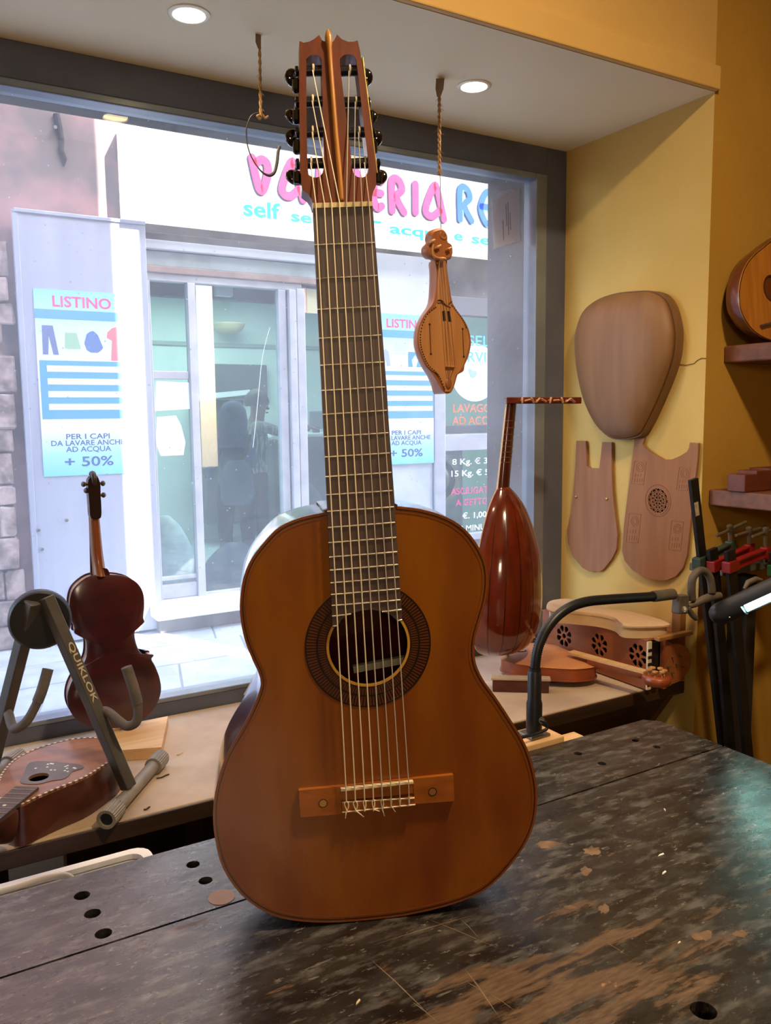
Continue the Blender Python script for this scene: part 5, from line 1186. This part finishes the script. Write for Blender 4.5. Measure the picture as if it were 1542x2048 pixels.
bpy_c = [o for o in bpy.data.objects if o.name == 'bar_clamp'][0]
obj('paper_label', lab_, mat('yellowed_label', '#b8a987', '#8f8163', .8, sc=90), bpy_c)
# grey rail that the clamps hook on and a green clamp cut by the frame
rl = obj('clamp_rail', bx((1.70, 1.285, 1.075), (2.3, 1.385, 1.095), .003), mat('grey_rail', '#5e564b', '#4c453b', .7, sc=12)); tag(rl, 'grey wooden rail on the wall behind the red clamps', 'rail')
clamp('bar clamp with a bright green jaw at the right edge of the picture', (1549, 1102), (1580, 1500), .03, mat('green_clamp_paint', '#1f6a34', '#185428', .4, sc=20), (1552, 1138), (1640, 1100), 1.19, .06, (-.9, .1, -.2))
dpst = obj('dark_upright', bx((1.86, 1.33, .02), (1.90, 1.388, 1.05), .003), mat('dark_post_paint', '#241c14', None, .7)); tag(dpst, 'dark upright board against the wall at the right edge behind the lamp head', 'board')

# ================================================================ WALL SHELVES ON THE RIGHT
SHW = wood('rough_red_brown_shelf', '#7a4a34', '#5a3424', 'x', 40, .55, 0, .2)
def wshelf(x, zt_, th, label):
    bm = B(); box(bm, (x, 1.07, zt_-th), (2.88, 1.389, zt_), .004)
    for v in bm.verts: v.co += V((.006*noise.noise(v.co*30), 0, .002*noise.noise(v.co*20)))
    return tag(obj('wall_shelf', bm, SHW), label, 'shelf')
s1z, s2z = PY(1450, 693, 1.389).z, PY(1416, 979, 1.389).z
wshelf(PY(1448, 710, 1.389).x, s1z, .042, 'rough dark brown wall shelf at head height carrying the mandolin')
wshelf(PY(1416, 990, 1.389).x, s2z, .04, 'rough dark brown wall shelf above the red clamps')
# mandolin on the upper shelf
mn = thing('mandolin', 'small orange-brown mandolin leaning on the upper wall shelf at the right edge', 'mandolin', (1.90, 1.30, s1z))
YM = 1.30
mo2 = [(1487, 612), (1490, 575), (1504, 535), (1525, 508), (1548, 490), (1575, 470), (1600, 462), (1625, 480), (1640, 520), (1648, 570), (1640, 625), (1612, 665), (1575, 684), (1540, 680), (1512, 664), (1495, 640)]
MQ = crom([PY(x, y, YM-.0) for x, y in mo2], 4); mq = sum(MQ, V())/len(MQ)
for p in MQ: p.y += (p.z-s1z)*.12
mz = min(p.z for p in MQ); 
for p in MQ: p.z += max(0, s1z+.003-mz)
mq = sum(MQ, V())/len(MQ)
hc_ = PY(1556, 575, YM); hcl = [V((hc_.x+.03*math.cos(2*PI*k_/24), hc_.y+(hc_.z+.03*math.sin(2*PI*k_/24)-s1z)*.12, hc_.z+.03*math.sin(2*PI*k_/24))) for k_ in range(24)]
obj('top', polyhole(B(), MQ, [hcl], (0, .003, 0)), mat('honey_mandolin_top', '#b5742c', '#a3641f', .35, sc=20, st=(4, 1, .4), coat=.3), mn)
obj('bowl', loft(B(), [[mq+(p-mq)*s+V((0, d, 0)) for p in MQ] for s, d in ((1.0, .0032), (1.0, .02), (.92, .045), (.7, .065), (.4, .074))]), wood('dark_mandolin_bowl', '#6b3216', '#512410', 'z', 40, .3, .4), mn, 60)
obj('binding', band(B(), MQ, offset_loop(MQ, .0022, V((0, -1, 0))), (0, -.0008, 0)), BINDD, mn)
obj('soundhole_ring', band(B(), hcl, [hc_*0+V((hc_.x+(p.x-hc_.x)*1.12, p.y-.0002, hc_.z+(p.z-hc_.z)*1.12)) for p in hcl], (0, -.0008, 0)), BINDD, mn)
br0, br1 = PY(1526, 652, YM-.004), PY(1600, 640, YM-.004); br0.y += (br0.z-s1z)*.12; br1.y += (br1.z-s1z)*.12
obj('bridge', tb(crom([br0, (br0+br1)/2+V((0, 0, .004)), br1], 5, False), .004, 6), EBON, mn)
nk0 = PY(1610, 475, YM); obj('neck', bx((0, -.014, -.012), (.26, .014, .010), .004, frame(nk0+V((0, .02, 0)), V((.55, .05, .83)), V((.83, 0, -.55)))), MAHOG, mn)
# blocks on the lower shelf
RB = wood('red_brown_offcut', '#6b2f1c', '#542214', 'x', 40, .5)
for x0, x1, y0, dpt, lab in ((1490, 1516, 948, .05, 'low red-brown offcut, leftmost on the lower wall shelf'), (1513, 1545, 940, .055, 'middle red-brown offcut on the lower wall shelf'), (1540, 1590, 934, .06, 'tallest red-brown offcut at the right edge on the lower wall shelf')):
    a, b_ = PY(x0, 972, 1.28), PY(x1, y0, 1.28); o = obj('wood_offcut', bx((a.x, 1.28, s2z+.0005), (b_.x-.002, 1.28+dpt, b_.z), .002), RB); tag(o, lab, 'offcut')

# ================================================================ GOOSENECK LAMP
RUBB = mat('black_rubber', '#141316', None, .42); DUSTB = mat('dusty_black', '#5c5143', '#463d32', .6, sc=30); LAMPB = mat('dark_lamp_plastic', '#2c2e33', '#25272b', .38, sc=10)
YG = 1.118
gl = thing('gooseneck_lamp', 'black gooseneck work lamp with a lit tube, clamped behind the bench', 'lamp', PY(1068, 1475, YG))
gy = lambda x, y, yy=YG: PY(x, y, yy)
obj('base_sleeve', lathe(B(), [(.0135, 0), (.0145, .004), (.0145, .055), (.0125, .062), (.0125, .112), (.0105, .116)], frame(gy(1068, 1464), (1, 0, 0), (0, 1, 0)), 18), RUBB, gl, 40)
obj('chrome_ring', cyl(B(), gy(1068.5, 1365)-V((0, 0, .001)), gy(1068.5, 1365)+V((0, 0, .002)), .0117, 18), CHROME, gl, 40, label='thin chrome ring')
obj('neck_sleeve', cyl(B(), gy(1068.5, 1367), gy(1070, 1336), .0112, 18), RUBB, gl, 40)
gpts = crom([gy(1070, 1337), gy(1073, 1310), gy(1080, 1285), gy(1095, 1256), gy(1116, 1231), gy(1143, 1213), gy(1175, 1203), gy(1215, 1199), gy(1260, 1196), gy(1305, 1193), gy(1346, 1188)], 12, False)
rr = []; seg = 0; 
bm = B(); P2 = [gpts[0]]
for p in gpts[1:]:
    while (p-P2[-1]).length > .0021: P2.append(P2[-1]+(p-P2[-1]).normalized()*.0021)
tube(bm, P2, [.0088+(.0009 if k_ % 2 else -.0004) for k_ in range(len(P2))], 12); obj('gooseneck', bm, RUBB, gl, 180)
obj('neck_collar', tube(B(), [gy(1306, 1193), gy(1346, 1188)], .0112, 14), DUSTB, gl, 40)
c = gy(1361, 1205, YG-.004); M = frame(c, gy(1380, 1203)-gy(1345, 1205), UP)
obj('bracket', bx((-.014, -.022, -.010), (.014, .016, .010), .002, M), DUSTB, gl)
obj('bracket_bolt', lathe(B(), [(.0065, 0), (.006, .004), (0, .0055)], axisM(M @ V((.0, -.012, .010)) if (M @ V((0, 0, .01))-CAM).length < (M @ V((0, 0, -.01))-CAM).length else M @ V((0, -.012, -.010)), CAM-c), 14), CHROME, gl, 50)
un_ = [gy(1384, 1200, YG-.01), gy(1383, 1175, YG-.012), gy(1386, 1155, YG-.013), gy(1398, 1142, YG-.015), gy(1412, 1144, YG-.017), gy(1421, 1160, YG-.02), gy(1424, 1186, YG-.022)]
U2 = crom(un_, 8, False); obj('loop_tube', tube(B(), U2, [.0078+(.0004 if k_ % 2 else 0) for k_ in range(len(U2))], 12), DUSTB, gl, 180)
obj('joint', tube(B(), [gy(1376, 1213, YG-.008), gy(1390, 1208, YG-.012), gy(1405, 1200, YG-.016), gy(1424, 1193, YG-.02), gy(1440, 1191, YG-.022)], [.006, .007, .0085, .0095, .007], 12), DUSTB, gl, 60)
obj('thumb_screw', tube(B(), [gy(1375, 1216, YG-.01), gy(1385, 1230, YG-.012), gy(1393, 1238, YG-.014)], [.006, .0065, .005], 8), DUSTB, gl, 50)
ha, hb_ = gy(1440, 1228, YG-.03), gy(1660, 1128, YG-.20); dh = (hb_-ha).normalized()
toc = (CAM-ha); toc = (toc-dh*toc.dot(dh)).normalized(); dnh = dh.cross(toc); dnh = dnh if dnh.z < 0 else -dnh
op = (toc*.45+dnh*.9).normalized(); sdh = dh.cross(op); RH = .0235; LH = .42
# housing: tube with an open slot on its underside
rg = []
x_ = [(-.022, .35), (-.017, .72), (-.008, .93), (0, 1)]+[(.0478, 1), (.048, 1), (LH, 1)]
slot0 = .048
def sect(r_, open_):
    if not open_: angs = [2*PI*k_/24 for k_ in range(24)]
    else: angs = [PI*.30+(2*PI-.6*PI)*k_/23 for k_ in range(24)]
    return [(op*math.cos(a)+sdh*math.sin(a))*r_ for a in angs]
obj('lamp_cap', loft(B(), [[ha+dh*x+q*s for q in sect(RH, False)] for x, s in ((-.020, .30), (-.017, .62), (-.010, .86), (0, .98), (.006, 1), (slot0, 1))]), LAMPB, gl, 40)
o_in = [[ha+dh*x+q for q in sect(RH, True)]+[ha+dh*x+q*.9 for q in sect(RH, True)[::-1]] for x in (slot0, LH)]
obj('lamp_housing', loft(B(), o_in), LAMPB, gl, 40)
TUBEL = mat('lit_fluorescent_tube', '#ffffff', None, .4, em=12, emc='#b8fff2')
obj('lit_tube', cyl(B(), ha+dh*(slot0+.004)+op*.012, ha+dh*(LH-.01)+op*.012, .0075, 14), TUBEL, gl, 40)
obj('lamp_screw', lathe(B(), [(.002, 0), (.0015, .001), (0, .0012)], axisM(ha+dh*.018+(dnh*.6+toc*.8)*RH, dnh*.6+toc*.8), 8), CHROME, gl)
lk = gy(1500, 1165, YG-.02); obj('switch_hump', tube(B(), [gy(1488, 1178, YG-.03), gy(1496, 1165, YG-.03), gy(1512, 1158, YG-.035), gy(1524, 1160, YG-.04)], [.003, .006, .006, .003], 10), DUSTB, gl, 60)
obj('cable', tb(crom([gy(1080, 1440, YG-.016), gy(1090, 1444, YG-.022), gy(1094, 1456, YG-.024), gy(1086, 1462, YG-.024), gy(1066, 1470, YG-.024), gy(1046, 1474, YG-.028), gy(1020, 1482, YG-.028)], 6, False), .003, 8), RUBB, gl, 60)
obj('cable_clip', cyl(B(), gy(1077, 1441, YG-.006), gy(1084, 1441, YG-.018), .006, 10), STEEL, gl)
bb = gy(1068, 1464); blk = thing('lamp_block', 'pale wooden mounting block behind the bench edge carrying the gooseneck lamp', 'block', (bb.x, YG, .70))
obj('block', bx((bb.x-.05, BY1+.001, .70), (bb.x+.045, YG+.035, bb.z-.006), .002), PINE, blk); obj('mounting_plate', bx((bb.x-.022, YG-.02, bb.z-.006), (bb.x+.022, YG+.02, bb.z-.0003), .001), STEEL, blk)
b3 = gy(1115, 1484, 1.10); o = obj('wooden_wedge', bx((bb.x+.047, BY1+.001, .72), (bb.x+.10, BY1+.035, ZB-.004), .002), PINE); tag(o, 'pale wooden wedge behind the bench edge right of the gooseneck lamp', 'wedge')

# ================================================================ CEILING SPOTS
def spot(x, y, label, px):
    c = PZ(x, y, ZS); t = thing('ceiling_spotlight', label, 'spotlight', c, 'recessed ceiling spotlights')
    Md = frame(c, (1, 0, 0), (0, -1, 0))      # z down
    obj('rim', loft(B(), [ringpts(Md, r_, r_, 32, h) for r_, h in ((.040, 0), (.040, .002), (.036, .004), (.031, .003), (.030, -.004), (.030, -.02))], cap=False), mat('spot_rim', '#e6dcc4', None, .35, .3), t, 50)
    obj('bulb', lathe(B(), [(.0296, -.0005), (.0296, .001), (.02, .0035), (0, .004)], Md, 28), mat('lit_spot_bulb', '#fff4d8', None, .4, em=9, emc='#ffe2a6'), t, 50)
    l = bpy.data.lights.new('spot_beam', 'SPOT'); l.energy = SPOTW; l.color = (1, .74, .42); l.spot_size = math.radians(125); l.spot_blend = .8; l.shadow_soft_size = .03
    o = bpy.data.objects.new('spot_beam', l); COL.objects.link(o); o.location = c+V((0, 0, -.012))
SPOTW = 6
spot(378, 28, 'lit round recessed spotlight left of the guitar headstock', 1)
spot(948, 172, 'lit round recessed spotlight right of the guitar headstock', 1)

# ================================================================ HANGING THINGS
YH = 1.64
TAPE = mat('brown_paper_tape', '#8d7660', '#7a6550', .8, sc=30)
def fuzz(bm, a, b_, n, l_):
    for _ in range(n):
        p = a.lerp(b_, random.random()); d = V((random.uniform(-1, 1), random.uniform(-1, 1), random.uniform(-.6, .6)))*l_; tube(bm, [p, p+d*.6, p+d+V((0, 0, -l_*.3))], .00045, 4)
tw_ = thing('hanging_twine', 'fuzzy hemp twine and thin wire from the ceiling holding the small rebec', 'twine', PY(880, 160, YH))
a, b_ = V((PY(880, 300, YH).x, YH, ZS)), PY(880, 350, YH)
obj('tape_tab', loft(B(), [[PY(x, y, YH+dy) for x, dy in ((x0_, -.002), (x1_, -.002), (x1_, .002), (x0_, .002))] for x0_, x1_, y in ((872, 889, 157), (871, 887, 178), (874, 881, 194))]), TAPE, tw_)
bm = B()
for ph in (0, PI):
    tube(bm, [PY(878.5, 190+160*k_/40, YH)+V((.0022*math.cos(k_*1.1+ph), .0022*math.sin(k_*1.1+ph), 0)) for k_ in range(41)], .0024, 6)
fuzz(bm, PY(878, 190, YH), b_, 26, .012); obj('twine', bm, ROPE, tw_, 60)
obj('wire', tb([PY(880, 345, YH), PY(881, 400, YH), PY(882, 458, YH), PY(882, 466, YH+.004)], .0013, 6), STEEL, tw_)
cl_ = thing('dangling_cable', 'brown twine from the ceiling with an open black cable loop left of the guitar headstock', 'cord', PY(516, 66, YH))
obj('tape_tab', loft(B(), [[PY(x, y, YH+dy) for x, dy in ((x0_, -.002), (x1_, -.002), (x1_, .002), (x0_, .002))] for x0_, x1_, y in ((511, 522, 64), (511, 522, 84), (516, 522, 97))]), TAPE, cl_)
bm = B()
for ph in (0, PI): tube(bm, [PY(519+2.5*k_/30, 95+138*k_/30, YH)+V((.0018*math.cos(k_*.9+ph), .0018*math.sin(k_*.9+ph), 0)) for k_ in range(31)], .0019, 6)
tube(bm, crom([PY(521, 230, YH), PY(514, 232, YH-.004), PY(520, 238, YH), PY(523, 228, YH+.003), PY(530, 236, YH), PY(536, 232, YH)], 4, False), .0024, 6); fuzz(bm, PY(519, 95, YH), PY(521, 230, YH), 14, .008)
obj('twine', bm, ROPE, cl_, 60)
lp_ = crom([PY(x, y, YH+dy) for x, y, dy in ((522, 228, 0), (512, 226, 0), (500, 236, .004), (493, 260, .008), (495, 290, .008), (503, 314, .004), (516, 335, 0), (528, 347, -.004), (540, 351, -.006), (549, 344, -.006), (554, 325, -.006), (556, 305, -.004), (559, 293, -.003))], 5, False)
nn = len(lp_); obj('cable_loop', tube(B(), lp_, [.0014+(.0022*max(0, min(1, (k_/nn-.5)/.2))) for k_ in range(nn)], 8), mat('black_cable', '#1e2027', None, .4), cl_, 60)

z1 = lambda x, y: (740+x/3.657, 440+y/3.657)
rbk = thing('rebec', 'small carved wooden rebec with clover-shaped head hanging on twine before the window', 'rebec', PY(893, 787, YH))
RBW = wood('warm_carved_wood', '#a8683c', '#8f5430', 'z', 40, .45, .1); RBF = wood('tan_rebec_face', '#c48a54', '#b27843', 'z', 60, .45, .1)
RN = V((0, 1, 0))
bo = [(482, 290), (484, 340), (486, 400), (482, 500), (468, 595), (436, 645), (392, 705), (358, 780), (345, 860), (350, 930), (374, 1000), (408, 1070), (440, 1108), (466, 1142), (500, 1200), (530, 1250), (560, 1270), (590, 1264), (612, 1225), (628, 1175), (642, 1130), (672, 1115), (688, 1096), (692, 1060), (716, 1010), (734, 940), (738, 880), (722, 800), (690, 735), (650, 680), (606, 612), (586, 520), (572, 420), (562, 340), (560, 290)]
BO = crom([PY(*z1(*q), YH+.003) for q in bo], 2); 
def squash(p, s, d):   # narrow towards the axis for the rounded back
    ax_ = PY(*z1(545, 700), YH); return V((ax_.x+(p.x-ax_.x)*s, p.y+d, p.z))
obj('body', loft(B(), [[squash(p, s, d) for p in BO] for s, d in ((1, 0), (1.0, .012), (.93, .025), (.75, .038), (.4, .046))]), RBW, rbk, 60)
fo = [(497, 590), (475, 650), (410, 700), (372, 780), (358, 860), (364, 930), (388, 1000), (420, 1066), (455, 1102), (490, 1120), (530, 1200), (552, 1256), (585, 1256), (605, 1215), (628, 1140), (660, 1100), (680, 1070), (704, 1000), (722, 930), (726, 880), (708, 800), (670, 720), (620, 660), (590, 600), (560, 640), (540, 620)]
holes_ = [[PY(*z1(*q), YH) for q in h] for h in (((528, 668), (548, 660), (556, 738), (534, 740)), ((564, 668), (584, 665), (597, 745), (574, 745)))]
obj('soundboard', polyhole(B(), [PY(*z1(*q), YH) for q in fo], holes_, RN*.003), RBF, rbk)
obj('hole_shade_sheet', prism(B(), [PY(*z1(*q), YH+.0028) for q in ((515, 650), (600, 650), (610, 755), (520, 755))], RN*.0005), mat('rebec_hole_shade', '#1c1110', None, .9), rbk)  # dark plate painted as the shade inside the sound holes
SLT = mat('dark_slit', '#26140f', None, .8)
for a, b_ in (((436, 764), (445, 980)), ((677, 797), (686, 1000))):
    bm = tb([PY(*z1(*a), YH-.0004), PY(*z1(*b_), YH-.0004)], .0009, 6)
    for q in (a, b_): lathe(bm, [(.0028, -.0002), (.0028, .0006), (0, .0007)], axisM(PY(*z1(*q), YH), -RN), 10)
    obj('soundhole_slit', bm, SLT, rbk)
bm = B(); ed = [PY(*z1(*q), YH-.0002) for q in ((480, 640), (420, 690), (382, 770), (368, 860), (374, 930), (396, 1000), (428, 1062), (480, 1112), (515, 1160), (545, 1235))]; e_ = crom(ed, 4, False)
for p in e_: lathe(bm, [(.0019, 0), (.0019, .0006), (0, .0007)], axisM(p, -RN), 6)
ed = crom([PY(*z1(*q), YH-.0002) for q in ((598, 625), (640, 675), (680, 735), (705, 790))], 4, False)
for p in ed: lathe(bm, [(.0017, 0), (.0017, .0006), (0, .0007)], axisM(p, -RN), 6)
obj('edge_dots', bm, SLT, rbk, kind='stuff')
obj('fingerboard', prism(B(), [PY(*z1(*q), YH-.004) for q in ((512, 275), (552, 275), (585, 600), (595, 640), (560, 620), (520, 600), (500, 605))], RN*.008), RBF, rbk)
for pts in (((496, 590), (515, 588), (535, 600), (545, 616)), ((598, 598), (585, 606), (575, 618))): obj('carved_line', tb(crom([PY(*z1(*q), YH-.0045) for q in pts], 4, False), .0016, 6), SLT, rbk)
hd_ = crom([PY(*z1(*q), YH-.004) for q in ((478, 292), (462, 284), (425, 276), (400, 240), (402, 195), (432, 160), (428, 115), (450, 76), (500, 60), (540, 74), (560, 115), (562, 160), (594, 185), (604, 230), (592, 280), (562, 294))], 4)
hcn = sum(hd_, V())/len(hd_)
obj('head', loft(B(), [[hcn+(p-hcn)*s+RN*d for p in hd_] for s, d in ((.86, -.008), (1, 0), (1, .014), (.85, .022))]), RBW, rbk, 50)
obj('head_ridge', tb(crom([PY(*z1(*q), YH-.014) for q in ((470, 140), (462, 180), (456, 220), (464, 260), (500, 280), (545, 288))], 4, False), .003, 8), RBF, rbk, 60)
for x0_, y0_, x1_, y1_ in ((436, 165, 474, 146), (476, 208, 518, 188), (558, 222, 594, 205), (506, 280, 556, 286)): obj('peg' if y0_ < 270 else 'nut', tb([PY(*z1(x0_, y0_), YH-.016), PY(*z1((x0_+x1_)/2, (y0_+y1_)/2), YH-.024), PY(*z1(x1_, y1_), YH-.022)], [.0022, .0036, .003], 8), RBF, rbk, 60)
obj('head_curl', tb(crom([PY(*z1(*q), YH-.012) for q in ((520, 90), (512, 110), (522, 130), (545, 140), (556, 120), (545, 95))], 4, False), .0026, 8), RBW, rbk, 60)
for xn, xb in ((518, 565), (533, 590), (546, 622)): obj('string', tb([PY(*z1(xn, 278), YH-.018), PY(*z1(xb, 1066), YH-.011), PY(*z1(578+(xb-590)*.2, 1170), YH-.004)], .0006, 5), GUT, rbk)
obj('bridge', bx((-.0125, -.004, -.0015), (.0125, .004, .0015), .0008, frame(PY(*z1(590, 1074), YH-.005), PY(*z1(640, 1074), YH)-PY(*z1(540, 1070), YH), (0, -1, .15))), RBF, rbk)
obj('tailpiece', loft(B(), [[PY(*z1(577+22*s*math.cos(a), 1195+38*s*math.sin(a)), YH-d) for a in [2*PI*j/20 for j in range(20)]] for s, d in ((1, 0), (1, .0035), (.7, .005))]), RBW, rbk, 60)

# ---- sheet of paper on the window
t = thing('notice_sheet', 'white paper sheet with small print stuck on the window glass at its right top corner', 'notice', PY(1015, 498, 1.926))
pp = [(995, 398), (1000, 384), (1020, 378), (1032, 380), (1039, 376), (1040, 430), (1041, 482), (1015, 489), (988, 498), (985, 440), (984, 402)]
NP = paper_mat('notice_paper', '#c9c7cc')
obj('sheet', prism(B(), [PY(x, y, 1.9385+.001*((i*7) % 3)) for i, (x, y) in enumerate(pp)], (0, .0006, 0)), NP, t)
bm = B()
for x, y0_, y1_ in ((1012, 408, 452), (1016, 404, 470), (1006, 440, 480), (1020, 425, 460)): tube(bm, [PY(x, y0_, 1.9378), PY(x+1.5, y1_, 1.9378)], .0010, 4)
obj('printed_lines', bm, mat('faded_print', '#8f8e92', None, .8), t, kind='stuff')
